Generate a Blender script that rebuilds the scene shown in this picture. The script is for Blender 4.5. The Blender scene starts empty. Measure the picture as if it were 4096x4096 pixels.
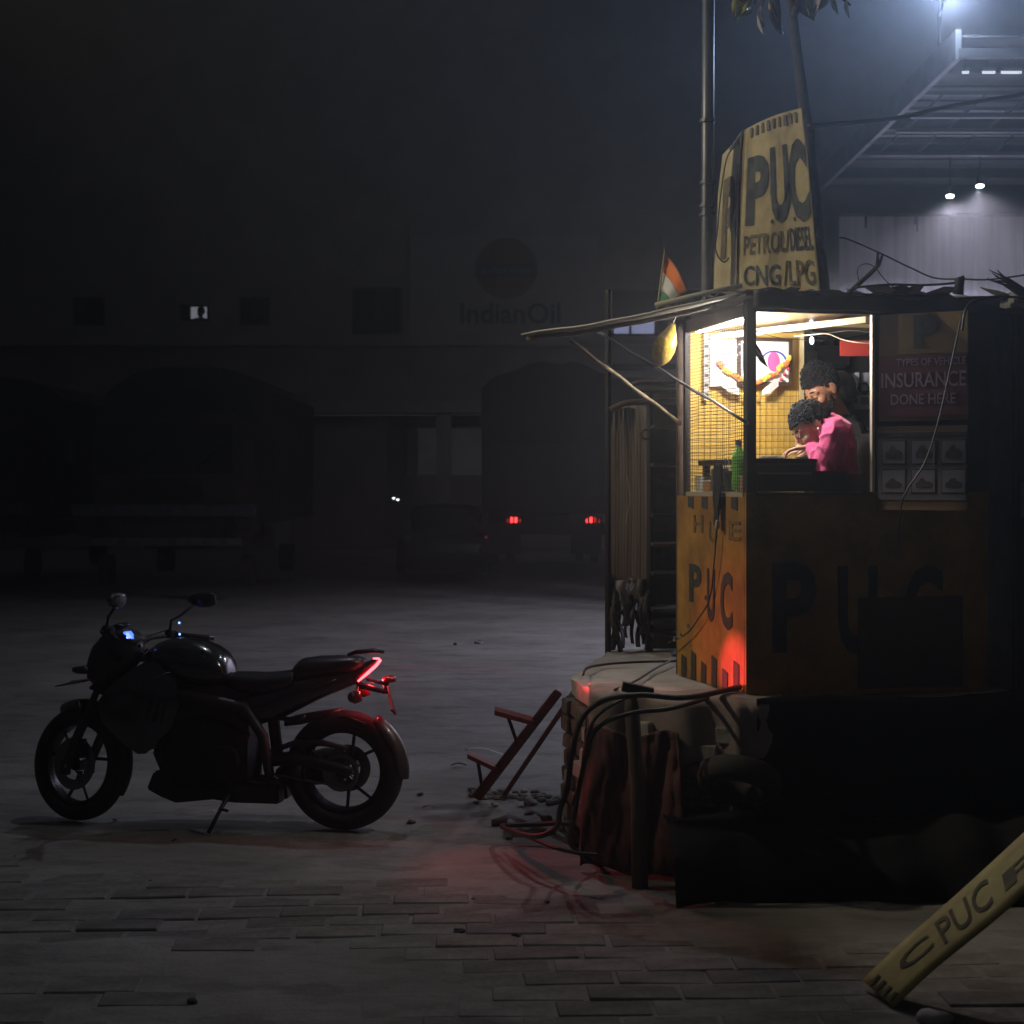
import bpy, bmesh, math, random
from math import pi, sin, cos, radians as R
from mathutils import Vector as V, Matrix, noise
random.seed(7)
sc = bpy.context.scene
C = sc.collection

# ------------------------------------------------------------------ camera
cam = bpy.data.objects.new('camera', bpy.data.cameras.new('camera'))
C.objects.link(cam); sc.camera = cam
CH = 1.8; F = 6400.0; HY = 1940.0
cam.location = (0, 0, CH); cam.rotation_euler = (R(90), 0, 0)
cam.data.sensor_width = 36; cam.data.lens = 36 * F / 4096
cam.data.shift_y = (HY - 2048) / 4096
cam.data.clip_start = .1; cam.data.clip_end = 500
cam.data.dof.use_dof = True; cam.data.dof.focus_distance = 8.3; cam.data.dof.aperture_fstop = 4.0
sc.view_settings.view_transform = 'Standard'; sc.view_settings.look = 'None'
sc.view_settings.exposure = 0; sc.view_settings.gamma = 1
sc.cycles.use_denoising = True
sc.cycles.max_bounces = 6; sc.cycles.volume_bounces = 0
sc.cycles.sample_clamp_indirect = 4
# ------------------------------------------------------------------ night sky
w = bpy.data.worlds.new('World'); sc.world = w; w.use_nodes = True
bg = w.node_tree.nodes['Background']
bg.inputs[0].default_value = (1.0, 1.0, 1.03, 1); bg.inputs[1].default_value = 0.0142

def lamp(kind, name, loc, power, col, size=.1, aim=None, cone=None, blend=.5, parent=None):
    d = bpy.data.lights.new(name, kind); d.energy = power; d.color = col
    if kind in ('POINT', 'SPOT'): d.shadow_soft_size = size
    if kind == 'SPOT': d.spot_size = R(cone); d.spot_blend = blend
    o = bpy.data.objects.new(name, d); C.objects.link(o); o.location = loc
    if aim is not None:
        o.rotation_euler = (V(aim) - V(loc)).to_track_quat('-Z', 'Y').to_euler()
    return o
FLOOD = V((3.77, 13.78, 6.06)); STREET = V((-0.55, 10.9, 7.6)); SODIUM = V((-4.9, 8.1, 6.3))
lamp('POINT', 'flood_light', FLOOD + V((0, -.05, -.16)), 55, (.62, .74, 1.0), .09)
lamp('SPOT', 'flood_beam', FLOOD + V((0, -.10, -.05)), 340, (.40, .60, 1.0), .12, FLOOD + V((-.5, -1.2, .55)), 115, .5)
lamp('SPOT', 'street_light', STREET + V((0, 0, -.1)), 175, (.76, .84, 1.0), .05, (-.35, 8.0, 0), 84, 1.0)
lamp('SPOT', 'added_facade_light', (6.5, 35.0, 5.4), 150, (.95, .88, 1.0), .15, (-1.0, 45, 4.6), 100, .9)  # added light, out of view, to brighten the back facade
lamp('SPOT', 'sodium_light', SODIUM + V((0, 0, -.1)), 950, (1.0, .86, .60), .12, (1.45, 8.0, 2.75), 46, .8)

# ------------------------------------------------------------------ materials
_m = {}
def mat(name, col, rough=.6, metal=0., var=.0, vs=6., bump=0., bs=40., coat=0., emit=None, es=0., col2=None, stretch=(1, 1, 1), spec=.5, trans=0., sub=0., sheen=0.):
    if name in _m: return _m[name]
    m = bpy.data.materials.new(name); m.use_nodes = True
    nt = m.node_tree; b = nt.nodes['Principled BSDF']; N = nt.nodes.new; L = nt.links.new
    b.inputs['Base Color'].default_value = (*col, 1); b.inputs['Roughness'].default_value = rough
    b.inputs['Metallic'].default_value = metal; b.inputs['Coat Weight'].default_value = coat
    b.inputs['Coat Roughness'].default_value = .04
    b.inputs['Specular IOR Level'].default_value = spec
    b.inputs['Transmission Weight'].default_value = trans
    if sheen: b.inputs['Sheen Weight'].default_value = sheen
    if sub: b.inputs['Subsurface Weight'].default_value = sub; b.inputs['Subsurface Scale'].default_value = .01
    if var or bump:
        tc = N('ShaderNodeTexCoord'); mp = N('ShaderNodeMapping'); L(tc.outputs['Object'], mp.inputs[0])
        mp.inputs['Scale'].default_value = stretch
    if var:
        n = N('ShaderNodeTexNoise'); n.inputs['Scale'].default_value = vs; n.inputs['Detail'].default_value = 6; n.inputs['Roughness'].default_value = .65
        L(mp.outputs[0], n.inputs['Vector'])
        rp = N('ShaderNodeValToRGB'); c2 = col2 or tuple(c * (1 - var) for c in col)
        rp.color_ramp.elements[0].position = .38; rp.color_ramp.elements[1].position = .64
        rp.color_ramp.elements[0].color = (*c2, 1); rp.color_ramp.elements[1].color = (*col, 1)
        L(n.outputs['Fac'], rp.inputs[0]); L(rp.outputs[0], b.inputs['Base Color'])
        mr = N('ShaderNodeMapRange'); mr.inputs[3].default_value = min(1, rough * 1.25); mr.inputs[4].default_value = rough * .8
        L(n.outputs['Fac'], mr.inputs[0]); L(mr.outputs[0], b.inputs['Roughness'])
    if bump:
        n2 = N('ShaderNodeTexNoise'); n2.inputs['Scale'].default_value = bs; n2.inputs['Detail'].default_value = 5
        L(mp.outputs[0], n2.inputs['Vector'])
        bp = N('ShaderNodeBump'); bp.inputs['Strength'].default_value = bump; bp.inputs['Distance'].default_value = .01
        L(n2.outputs['Fac'], bp.inputs['Height']); L(bp.outputs[0], b.inputs['Normal'])
    if emit:
        b.inputs['Emission Color'].default_value = (*emit, 1); b.inputs['Emission Strength'].default_value = es
    _m[name] = m; return m

def ground_mat():
    m = bpy.data.materials.new('dusty concrete'); m.use_nodes = True; nt = m.node_tree; b = nt.nodes['Principled BSDF']
    N = nt.nodes.new; L = nt.links.new
    tc = N('ShaderNodeTexCoord')
    def noise_(scale, detail, st=(1, 1, 1)):
        mp = N('ShaderNodeMapping'); mp.inputs['Scale'].default_value = st; L(tc.outputs['Object'], mp.inputs[0])
        n = N('ShaderNodeTexNoise'); n.inputs['Scale'].default_value = scale; n.inputs['Detail'].default_value = detail; n.inputs['Roughness'].default_value = .6
        L(mp.outputs[0], n.inputs['Vector']); return n
    a = noise_(.9, 8); s = noise_(2.6, 9, (.75, 1.7, 1)); f = noise_(60, 5); pt = noise_(14, 4, (.6, 1, 1))
    r1 = N('ShaderNodeValToRGB'); r1.color_ramp.elements[0].position = .3; r1.color_ramp.elements[1].position = .7
    r1.color_ramp.elements[0].color = (.17, .163, .155, 1); r1.color_ramp.elements[1].color = (.30, .29, .275, 1)
    L(a.outputs['Fac'], r1.inputs[0])
    r2 = N('ShaderNodeValToRGB'); r2.color_ramp.elements[0].position = .40; r2.color_ramp.elements[1].position = .47
    r2.color_ramp.elements[0].color = (.55, .55, .55, 1); r2.color_ramp.elements[1].color = (1, 1, 1, 1)
    L(s.outputs['Fac'], r2.inputs[0])
    mx = N('ShaderNodeMixRGB'); mx.blend_type = 'MULTIPLY'; mx.inputs[0].default_value = .6
    L(r1.outputs[0], mx.inputs[1]); L(r2.outputs[0], mx.inputs[2])
    r3 = N('ShaderNodeValToRGB'); r3.color_ramp.elements[0].position = .3; r3.color_ramp.elements[1].position = .6
    r3.color_ramp.elements[0].color = (.6, .6, .6, 1); r3.color_ramp.elements[1].color = (1, 1, 1, 1)
    L(pt.outputs['Fac'], r3.inputs[0])
    mx2 = N('ShaderNodeMixRGB'); mx2.blend_type = 'MULTIPLY'; mx2.inputs[0].default_value = .5
    L(mx.outputs[0], mx2.inputs[1]); L(r3.outputs[0], mx2.inputs[2])
    L(mx2.outputs[0], b.inputs['Base Color'])
    b.inputs['Roughness'].default_value = .85
    ad = N('ShaderNodeMath'); ad.operation = 'MULTIPLY_ADD'; ad.inputs[1].default_value = .18
    L(f.outputs['Fac'], ad.inputs[0]); L(s.outputs['Fac'], ad.inputs[2])
    bp = N('ShaderNodeBump'); bp.inputs['Strength'].default_value = .7; bp.inputs['Distance'].default_value = .035
    L(ad.outputs[0], bp.inputs['Height']); L(bp.outputs[0], b.inputs['Normal'])
    return m

# ------------------------------------------------------------------ mesh builder
_off = {}
def link(o, parent=None):
    C.objects.link(o)
    if parent is not None: o.parent = parent; _off[o] = _off.get(parent, V())
    return o
def thing(name, label, cat, loc=(0, 0, 0), group=None, local=False, kind=None):
    o = bpy.data.objects.new(name, None); C.objects.link(o); o.location = loc; o.empty_display_size = .1
    o['label'] = label; o['category'] = cat
    if group: o['group'] = group
    if kind: o['kind'] = kind
    _off[o] = V() if local else V(loc)
    return o
def tag(o, label, cat, group=None, kind=None):
    o['label'] = label; o['category'] = cat
    if group: o['group'] = group
    if kind: o['kind'] = kind
    return o
def frame_from(d):
    d = V(d).normalized(); a = V((0, 0, 1)) if abs(d.z) < .9 else V((1, 0, 0))
    x = a.cross(d).normalized(); return x, d.cross(x).normalized()

class MB:
    def __init__(s): s.v = []; s.f = []
    def add(s, vs, fs):
        n = len(s.v); s.v += [V(p) for p in vs]; s.f += [tuple(i + n for i in f) for f in fs]; return s
    def box(s, c, d, rot=None, M=None):
        hx, hy, hz = d[0] / 2, d[1] / 2, d[2] / 2
        vs = [V((x, y, z)) for x in (-hx, hx) for y in (-hy, hy) for z in (-hz, hz)]
        if rot is not None: vs = [rot @ p for p in vs]
        vs = [p + V(c) for p in vs]
        return s.add(vs, [(0, 1, 3, 2), (4, 6, 7, 5), (0, 4, 5, 1), (2, 3, 7, 6), (0, 2, 6, 4), (1, 5, 7, 3)])
    def hexa(s, a, b):            # two quads (lists of 4 points) joined
        return s.add(list(a) + list(b), [(0, 1, 2, 3), (7, 6, 5, 4), (0, 4, 5, 1), (1, 5, 6, 2), (2, 6, 7, 3), (3, 7, 4, 0)])
    def slab(s, quad, n, t):      # quad extruded by t along n
        n = V(n).normalized() * t
        return s.hexa([V(p) for p in quad], [V(p) + n for p in quad])
    def tube(s, pts, r, seg=8, cap=True):
        pts = [V(p) for p in pts]; rs = r if isinstance(r, (list, tuple)) else [r] * len(pts); n0 = len(s.v)
        up = None
        for i, p in enumerate(pts):
            d = (pts[min(i + 1, len(pts) - 1)] - pts[max(i - 1, 0)])
            if d.length < 1e-9: d = V((0, 0, 1))
            d.normalize()
            if up is None: x, y = frame_from(d)
            else:
                x = (up - d * up.dot(d))
                x = x.normalized() if x.length > 1e-6 else frame_from(d)[0]
                y = d.cross(x)
            up = x
            for k in range(seg):
                a = 2 * pi * k / seg; s.v.append(p + (x * cos(a) + y * sin(a)) * rs[i])
        for i in range(len(pts) - 1):
            for k in range(seg):
                a = n0 + i * seg + k; b = n0 + i * seg + (k + 1) % seg; s.f.append((a, b, b + seg, a + seg))
        if cap:
            s.f.append(tuple(n0 + k for k in reversed(range(seg)))); e = n0 + (len(pts) - 1) * seg
            s.f.append(tuple(e + k for k in range(seg)))
        return s
    def ell(s, c, rad, seg=12, rings=8, rot=None):
        n0 = len(s.v); c = V(c)
        def P(p): return c + (rot @ V(p) if rot is not None else V(p))
        s.v.append(P((0, 0, rad[2])))
        for i in range(1, rings):
            t = pi * i / rings
            for k in range(seg):
                a = 2 * pi * k / seg; s.v.append(P((rad[0] * sin(t) * cos(a), rad[1] * sin(t) * sin(a), rad[2] * cos(t))))
        s.v.append(P((0, 0, -rad[2]))); e = len(s.v) - 1
        for k in range(seg):
            s.f.append((n0, n0 + 1 + k, n0 + 1 + (k + 1) % seg)); b = e - seg
            s.f.append((e, b + (k + 1) % seg, b + k))
        for i in range(rings - 2):
            for k in range(seg):
                a = n0 + 1 + i * seg + k; b = n0 + 1 + i * seg + (k + 1) % seg; s.f.append((a, a + seg, b + seg, b))
        return s
    def cap(s, a, b, ra, rb=None, seg=12):   # tapered capsule
        a = V(a); b = V(b); rb = ra if rb is None else rb; d = (b - a)
        L = max(d.length, 1e-6); d = d / L; pts = []; rs = []
        for i in range(5): t = pi / 2 * i / 4; pts.append(a - d * ra * cos(t)); rs.append(max(ra * sin(t), ra * .02))
        for i in range(5): t = pi / 2 * i / 4; pts.append(b + d * rb * sin(t)); rs.append(max(rb * cos(t), rb * .02))
        return s.tube(pts, rs, seg)
    def torus(s, c, R0, r0, r1=None, axis=(0, 1, 0), seg=40, sub=10, a0=0, a1=2 * pi, e=1.0):
        # r0 radial, r1 axial half size; open arc when a1-a0<2pi
        r1 = r1 or r0; x, y = frame_from(axis); ax = V(axis).normalized(); c = V(c); n0 = len(s.v)
        full = abs(a1 - a0 - 2 * pi) < 1e-6; n = seg if full else seg + 1
        x = V((1, 0, 0)) - ax * ax.x; x.normalize(); y = ax.cross(x) * -1
        for i in range(n):
            a = a0 + (a1 - a0) * i / seg; rd = x * cos(a) + y * sin(a)
            for k in range(sub):
                b = 2 * pi * k / sub
                sg = lambda q: math.copysign(abs(q) ** e, q)
                s.v.append(c + rd * (R0 + r0 * sg(cos(b))) + ax * r1 * sg(sin(b)))
        for i in range(seg):
            for k in range(sub):
                a = n0 + i * sub + k; b = n0 + i * sub + (k + 1) % sub
                a2 = n0 + ((i + 1) % n) * sub + k; b2 = n0 + ((i + 1) % n) * sub + (k + 1) % sub
                s.f.append((a, b, b2, a2))
        if not full:
            s.f.append(tuple(n0 + k for k in range(sub))); e2 = n0 + seg * sub; s.f.append(tuple(e2 + k for k in reversed(range(sub))))
        return s
    def prism(s, poly, o, ux, uy, n, t):     # poly 2D in plane (ux,uy) at o extruded t along n
        o = V(o); ux = V(ux); uy = V(uy); n = V(n).normalized()
        a = [o + ux * p[0] + uy * p[1] for p in poly]; b = [p + n * t for p in a]; k = len(poly)
        return s.add(a + b, [tuple(range(k)), tuple(reversed(range(k, 2 * k)))] + [(i, i + k, (i + 1) % k + k, (i + 1) % k) for i in range(k)])
    def loft(s, st, seg=14, e=.75, yc=0):      # stations (x, zb, zt, halfwidth[, e]) rings in the yz plane
        n0 = len(s.v)
        for q in st:
            x, zb, zt, hw = q[:4]; ee = q[4] if len(q) > 4 else e
            for k in range(seg):
                a = 2 * pi * k / seg; ca, sa = cos(a), sin(a)
                s.v.append(V((x, yc + hw * math.copysign(abs(ca) ** ee, ca), (zb + zt) / 2 + (zt - zb) / 2 * math.copysign(abs(sa) ** ee, sa))))
        for i in range(len(st) - 1):
            for k in range(seg):
                a = n0 + i * seg + k; b = n0 + i * seg + (k + 1) % seg; s.f.append((a, b, b + seg, a + seg))
        s.f.append(tuple(n0 + k for k in reversed(range(seg)))); e2 = n0 + (len(st) - 1) * seg
        s.f.append(tuple(e2 + k for k in range(seg))); return s
    def grid(s, fn, nu, nv, t=0.):           # fn(u,v)->point ; closed sheet with thickness t
        n0 = len(s.v); P = [[V(fn(i / nu, j / nv)) for j in range(nv + 1)] for i in range(nu + 1)]
        def nrm(i, j):
            a = P[min(i + 1, nu)][j] - P[max(i - 1, 0)][j]; b = P[i][min(j + 1, nv)] - P[i][max(j - 1, 0)]
            return a.cross(b).normalized()
        for i in range(nu + 1):
            for j in range(nv + 1): s.v.append(P[i][j])
        W = nv + 1
        for i in range(nu):
            for j in range(nv): a = n0 + i * W + j; s.f.append((a, a + W, a + W + 1, a + 1))
        if t:
            m = len(s.v)
            for i in range(nu + 1):
                for j in range(nv + 1): s.v.append(P[i][j] - nrm(i, j) * t)
            for i in range(nu):
                for j in range(nv): a = m + i * W + j; s.f.append((a, a + 1, a + W + 1, a + W))
            for i in range(nu):
                for j in (0, nv):
                    a = n0 + i * W + j; b = m + i * W + j; s.f.append((a, b, b + W, a + W) if j == 0 else (a, a + W, b + W, b))
            for j in range(nv):
                for i in (0, nu):
                    a = n0 + i * W + j; b = m + i * W + j; s.f.append((a, a + 1, b + 1, b) if i == 0 else (a, b, b + 1, a + 1))
        return s
    def xf(s, M, start=0):
        for i in range(start, len(s.v)): s.v[i] = M @ s.v[i]
        return s
    def jit(s, amp, sc_=3., seed=0.):
        for i, p in enumerate(s.v): s.v[i] = p + noise.noise_vector(p * sc_ + V((seed, seed, seed))) * amp
        return s
    def build(s, name, m, parent=None, smooth=False, bevel=0., kind=None, fixn=True):
        me = bpy.data.meshes.new(name); off = _off.get(parent, V()) if parent is not None else V()
        me.from_pydata([p - off for p in s.v], [], s.f); me.materials.append(m)
        if fixn or bevel:
            bm = bmesh.new(); bm.from_mesh(me)
            if fixn: bmesh.ops.recalc_face_normals(bm, faces=bm.faces)
            if bevel:
                es = [e for e in bm.edges if len(e.link_faces) == 2 and e.calc_face_angle(0) > R(30)]
                bmesh.ops.bevel(bm, geom=es, offset=bevel, segments=2, affect='EDGES', clamp_overlap=True)
            bm.to_mesh(me); bm.free()
        if smooth: me.shade_smooth()
        o = bpy.data.objects.new(name, me); link(o, parent)
        if kind: o['kind'] = kind
        return o
def auto(o, ang=35):
    me = o.data; me.shade_smooth(); me.set_sharp_from_angle(angle=R(ang)); return o

def P(px, py, Y): return V(((px - 2048) / F * Y, Y, CH - (py - HY) / F * Y))

def text(body, fn, m, parent, name='lettering', depth=.002, sx=1., bold=0., res=3, spacing=1.0, fine=0):
    """flat letters; fn(u,v,w) maps the 0..1 box of the text and depth w to a point"""
    cu = bpy.data.curves.new('t', 'FONT'); cu.body = body; cu.size = 1; cu.extrude = .5; cu.offset = bold; cu.resolution_u = res
    cu.space_character = spacing
    o = bpy.data.objects.new('t', cu); C.objects.link(o)
    bpy.context.view_layer.update()
    me = o.to_mesh(); vs = [v.co.copy() for v in me.vertices]; fs = [tuple(p.vertices) for p in me.polygons]
    o.to_mesh_clear(); bpy.data.objects.remove(o); bpy.data.curves.remove(cu)
    x0 = min(v.x for v in vs); x1 = max(v.x for v in vs); y0 = min(v.y for v in vs); y1 = max(v.y for v in vs)
    if fine:
        bm = bmesh.new(); bv = [bm.verts.new(((v.x - x0) / (x1 - x0), (v.y - y0) / (y1 - y0), v.z)) for v in vs]
        for f in fs:
            try: bm.faces.new([bv[i] for i in f])
            except ValueError: pass
        for _ in range(6):
            es = [e for e in bm.edges if (e.verts[0].co.xy - e.verts[1].co.xy).length > fine]
            if not es: break
            bmesh.ops.subdivide_edges(bm, edges=es, cuts=1); bmesh.ops.triangulate(bm, faces=bm.faces)
        bm.verts.index_update(); vs = [V((v.co.x * (x1 - x0) + x0, v.co.y * (y1 - y0) + y0, v.co.z)) for v in bm.verts]; fs = [tuple(v.index for v in f.verts) for f in bm.faces]; bm.free()
    mb = MB(); mb.add([fn((v.x - x0) / (x1 - x0), (v.y - y0) / (y1 - y0), (v.z + .5) * depth) for v in vs], fs)
    return mb.build(name, m, parent)
def planar(o, ux, uy, n):
    o = V(o); ux = V(ux); uy = V(uy); n = V(n).normalized()
    return lambda u, v, w_: o + ux * u + uy * v + n * w_

# common materials
M_black = mat('black paint', (.012, .012, .014), .25, coat=.6)
M_blackp = mat('black plastic', (.02, .02, .021), .5)
M_rubber = mat('tyre rubber', (.018, .018, .018), .8, bump=.3, bs=120)
M_rust = mat('rusty metal', (.09, .06, .045), .75, .2, var=.5, vs=12, bump=.3, bs=60)
M_dark = mat('grimy dark metal', (.035, .033, .032), .6, .3, var=.4, vs=9, bump=.2)
M_wood = mat('weathered timber', (.13, .10, .075), .8, var=.45, vs=8, bump=.4, bs=40, stretch=(1, 1, .15))
M_wire = mat('black cable sheath', (.016, .016, .017), .5)
M_letter = mat('dark painted lettering', (.022, .03, .03), .75, var=.3, vs=20)

# ================================================================== SETTING
STEPS = [(-2.0, -1.45, 6.98, .0, .016), (-1.35, -.85, 6.92, -.01, .018), (-.75, -.25, 6.9, -.05, .012), (-1.1, -.55, 6.45, -.02, .012), (-.45, .15, 6.36, -.06, .014), (-1.9, -1.1, 5.75, .02, .010), (-1.3, .1, 5.35, .0, .009), (.0, .6, 6.15, -.03, .010), (-.3, .5, 5.0, .02, .009), (-1.6, -.9, 6.2, .03, .010), (-2.2, -1.6, 6.5, .02, .010), (-1.0, -.2, 4.8, -.02, .008), (.2, .9, 5.6, .0, .008)]
def gz(x, y):                       # gentle relief of the yard
    d = 1 / (1 + (y / 30) ** 2)
    h = 0
    for x0, x1, yc, a_, hh in STEPS:
        if x0 - .2 < x < x1 + .2:
            q = y - yc - a_ * (x - x0) - .05 * noise.noise(V((x * 1.7, yc * 3, 0))) - .02 * noise.noise(V((x * 7, yc, 1)))
            if -.02 < q < .5: h += .35 * hh * min(1, (q + .02) / .03) * (1 - max(0, q) / .5) * min(1, max(0, (x - x0 + .2) / .2)) * min(1, max(0, (x1 + .2 - x) / .2))
    return h + .012 * noise.noise(V((x * .7, y * 1.6, 0))) * d + .006 * noise.noise(V((x * 1.8, y * 6.5, 3))) * d
g = MB(); nx, ny = 150, 620
xs = [(-1 + 2 * i / nx) for i in range(nx + 1)]; ys = [3.5 + 26.5 * (j / ny) ** 1.6 for j in range(ny + 1)]
for y in ys:
    for t in xs:
        x = t * (4 + y * .5); g.v.append(V((x, y, gz(x, y) if y < 29.9 else 0)))
for j in range(ny):
    for i in range(nx): a = j * (nx + 1) + i; g.f.append((a, a + 1, a + nx + 2, a + nx + 1))
G = g.build('ground', ground_mat(), smooth=True); G['kind'] = 'structure'
# worn pavers showing through the dust in the foreground, each its own piece
M_pav = []
for q, c_ in enumerate(((.20, .19, .18), (.25, .24, .225), (.165, .155, .15), (.225, .21, .19))): M_pav.append(mat('worn paver %d' % q, c_, .85, var=.4, vs=7, bump=.5, bs=35))
random.seed(77); pv_me = []
for q in range(8):
    mb = MB().box((0, 0, -.02), (.325, .150, .05)); mb.jit(.004, 9, q)
    me = bpy.data.meshes.new('paver'); me.from_pydata([tuple(p) for p in mb.v], [], mb.f); me.materials.append(M_pav[q % 4])
    bm = bmesh.new(); bm.from_mesh(me); bmesh.ops.recalc_face_normals(bm, faces=bm.faces); bmesh.ops.bevel(bm, geom=[e for e in bm.edges], offset=.006, segments=1, affect='EDGES'); bm.to_mesh(me); bm.free(); pv_me.append(me)
npv = 0
for j in range(19):
    y = 4.86 + j * .160
    x = -.34 * y - .2 + (.17 if j % 2 else 0)
    while x < min(.34 * y + .1, 1.15 + .9 * max(0, 6.7 - y)) and npv < 298:
        px_ = x + .02 * noise.noise(V((x, y, 5))); py_ = y + .05 * x + .02 * noise.noise(V((x * .8, y, 8)))
        if noise.noise(V((x * .55, y * .9, 4))) > (-.22 if j < 14 else .02 + (j - 14) * .08):
            o = bpy.data.objects.new('paver', random.choice(pv_me)); C.objects.link(o); o.parent = G
            zc = (gz(px_ - .1, py_) + gz(px_ + .1, py_) + gz(px_, py_ - .05) + gz(px_, py_ + .05)) / 4
            o.location = (px_, py_, zc + random.uniform(-.0055, .0025)); o.rotation_euler = (random.uniform(-.012, .012), math.atan2(gz(px_ - .12, py_) - gz(px_ + .12, py_), .24) + random.uniform(-.01, .01), .05 + random.uniform(-.02, .02)); npv += 1
        x += .340
g = MB(); g.add([(-400, -60, -.02), (400, -60, -.02), (400, 420, -.02), (-400, 420, -.02)], [(0, 1, 2, 3)])
o = g.build('terrain', bpy.data.materials['dusty concrete']); o['kind'] = 'structure'

# --- long two-storey station building at the back, wall made taller to cover the sky
YB = 45.0; s = F / YB
def bx(px): return (px - 2048) / s
def bz(py): return CH - (py - HY) / s
M_fac = mat('stained pale render', (.30, .285, .27), .9, var=.3, vs=.9, bump=.2, bs=8)
M_red = mat('faded brick red paint', (.27, .22, .205), .9, var=.35, vs=.8, bump=.2, bs=8)
M_white = mat('whitewash', (.72, .72, .74), .8, var=.18, vs=3, bump=.15, bs=20)
M_glassd = mat('dark window glass', (.01, .012, .015), .08)
M_glow = mat('lit room wall', (.7, .7, .72), .8, emit=(.85, .87, 1.0), es=.22)
bld = thing('station_building', 'long dark station building, made taller to cover the sky, with an oil company sign across the yard', 'building', (0, YB, 0))
zt = 9.6; z1 = bz(1345); zt = 17.0; wx0, wx1, wz0, wz1 = bx(718), bx(836), bz(1283), bz(1219)  # wall added above the true roofline so no paler sky shows
mb = MB()
def blk(mb, x0, x1, z0_, z1_, y0=YB, y1=YB + .3): mb.box(((x0 + x1) / 2, (y0 + y1) / 2, (z0_ + z1_) / 2), (x1 - x0, y1 - y0, z1_ - z0_)); return mb
blk(mb, -26, wx0, z1, zt); blk(mb, wx1, 26.0, z1, zt); blk(mb, wx0, wx1, z1, wz0); blk(mb, wx0, wx1, wz1, zt)
mb.build('upper_wall', M_fac, bld)
blk(MB(), -26, 9, bz(1612), bz(1388), YB + .1, YB + .4).build('band_wall', M_red, bld)
blk(MB(), -26, 9, bz(1388), bz(1345), YB - .6, YB + .4).build('ledge', M_fac, bld)
blk(MB(), -26, 9, bz(1655), bz(1612), YB - .8, YB + .4).build('ledge', M_fac, bld)
blk(MB(), -26, 9, 0, bz(1655), YB + 1.2, YB + 1.5).build('lower_wall', M_red, bld)
blk(MB(), -26, 9, zt, zt + .25, YB - .3, YB + 6).build('roof', M_fac, bld)
blk(MB(), -26, -25.7, 0, zt, YB + .31, YB + 6).build('end_wall', M_fac, bld)
for x in (-24, -20, -15.6, -11, -6.4, -1.9, 2.6): blk(MB(), x - .2, x + .2, 0, bz(1656), YB - .5, YB - .1).build('column', M_fac, bld)
for a, b, c, d in ((1410, 1612, 1150, 1338), (300, 420, 1190, 1300), (960, 1080, 1190, 1300)):
    fr = blk(MB(), bx(a), bx(b), bz(d), bz(c), YB - .06, YB - .003).build('window', M_rust, bld)
    for k in (0, 1):
        m0 = bx(a) + .08 + k * (bx(b) - bx(a) - .08) / 2
        blk(MB(), m0, m0 + (bx(b) - bx(a)) / 2 - .16, bz(d) + .08, bz(c) - .08, YB - .08, YB - .062).build('pane', M_glassd, fr)
# lit window and the room behind it
mb = MB(); fw = .05
blk(mb, wx0, wx1, wz0, wz0 + fw, YB - .05, YB + .1); blk(mb, wx0, wx1, wz1 - fw, wz1, YB - .05, YB + .1)
for x in (wx0, wx0 + .25, wx1 - fw): blk(mb, x, x + fw, wz0 + fw, wz1 - fw, YB - .05, YB + .1)
lw = mb.build('lit_window', M_dark, bld)
rm = blk(MB(), wx0 - .6, wx1 + .6, 5.6, 8.2, YB + 2.6, YB + 2.7).build('room_wall', M_glow, bld)
blk(MB(), wx0 - .6, wx1 + .6, 5.5, 5.6, YB + .31, YB + 2.7).build('room_floor', M_dark, bld)
ca_, cb_ = P(722, 1290, YB + .25), P(756, 1290, YB + .25)
MB().grid(lambda u, v: (ca_.x + (cb_.x - ca_.x) * u, YB + .25 + .02 * sin(u * 26), wz0 - .1 + v * .8), 24, 2, .01).build('curtain', mat('grey curtain', (.10, .10, .10), .9), bld)
# roller shutter and boards in the ground floor
sh = blk(MB(), bx(1612), bx(2010), bz(1700), bz(1690), YB + .9, YB + 1.18).build('shutter_box', M_dark, bld)
for k in range(12):
    zz = bz(1708 + k * 16); blk(MB(), bx(1618), bx(2000), zz - .105, zz, YB + 1.12 - .02 * (k % 2), YB + 1.19).build('shutter_slat', M_white, bld)
# oil company sign
sg = thing('station_sign', 'white panel sign reading IndianOil under a round emblem on the back building', 'sign', (bx(2000), YB - .2, bz(1340)))
M_panel = mat('sign panel white', (.30, .30, .30), .7, var=.15, vs=2)
blk(MB(), bx(1640), bx(2392), bz(1338), bz(945), YB - .1, YB - .003).build('panel', M_panel, sg)
M_or = mat('emblem orange', (.10, .03, .008), .6); M_bl = mat('emblem blue', (.01, .02, .08), .6)
MB().tube([(bx(2026), YB - .11, bz(1076)), (bx(2026), YB - .15, bz(1076))], .86, 40).build('emblem', M_or, sg)
MB().tube([(bx(2026), YB - .151, bz(1076)), (bx(2026), YB - .155, bz(1076))], .79, 40).build('emblem_ring', M_or, sg)
blk(MB(), bx(2026) - .86, bx(2026) + .86, bz(1108), bz(1062), YB - .19, YB - .156).build('emblem_band', M_bl, sg)
try: text('इंडियनऑयल', planar((bx(2026) - .7, YB - .191, bz(1101)), (1.4, 0, 0), (0, 0, .22), (0, -1, 0)), M_panel, sg)
except Exception: pass
text('IndianOil', planar((bx(1842), YB - .105, bz(1297)), (bx(2242) - bx(1842), 0, 0), (0, 0, bz(1212) - bz(1297)), (0, -1, 0)), M_bl, sg, bold=.02)

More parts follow.
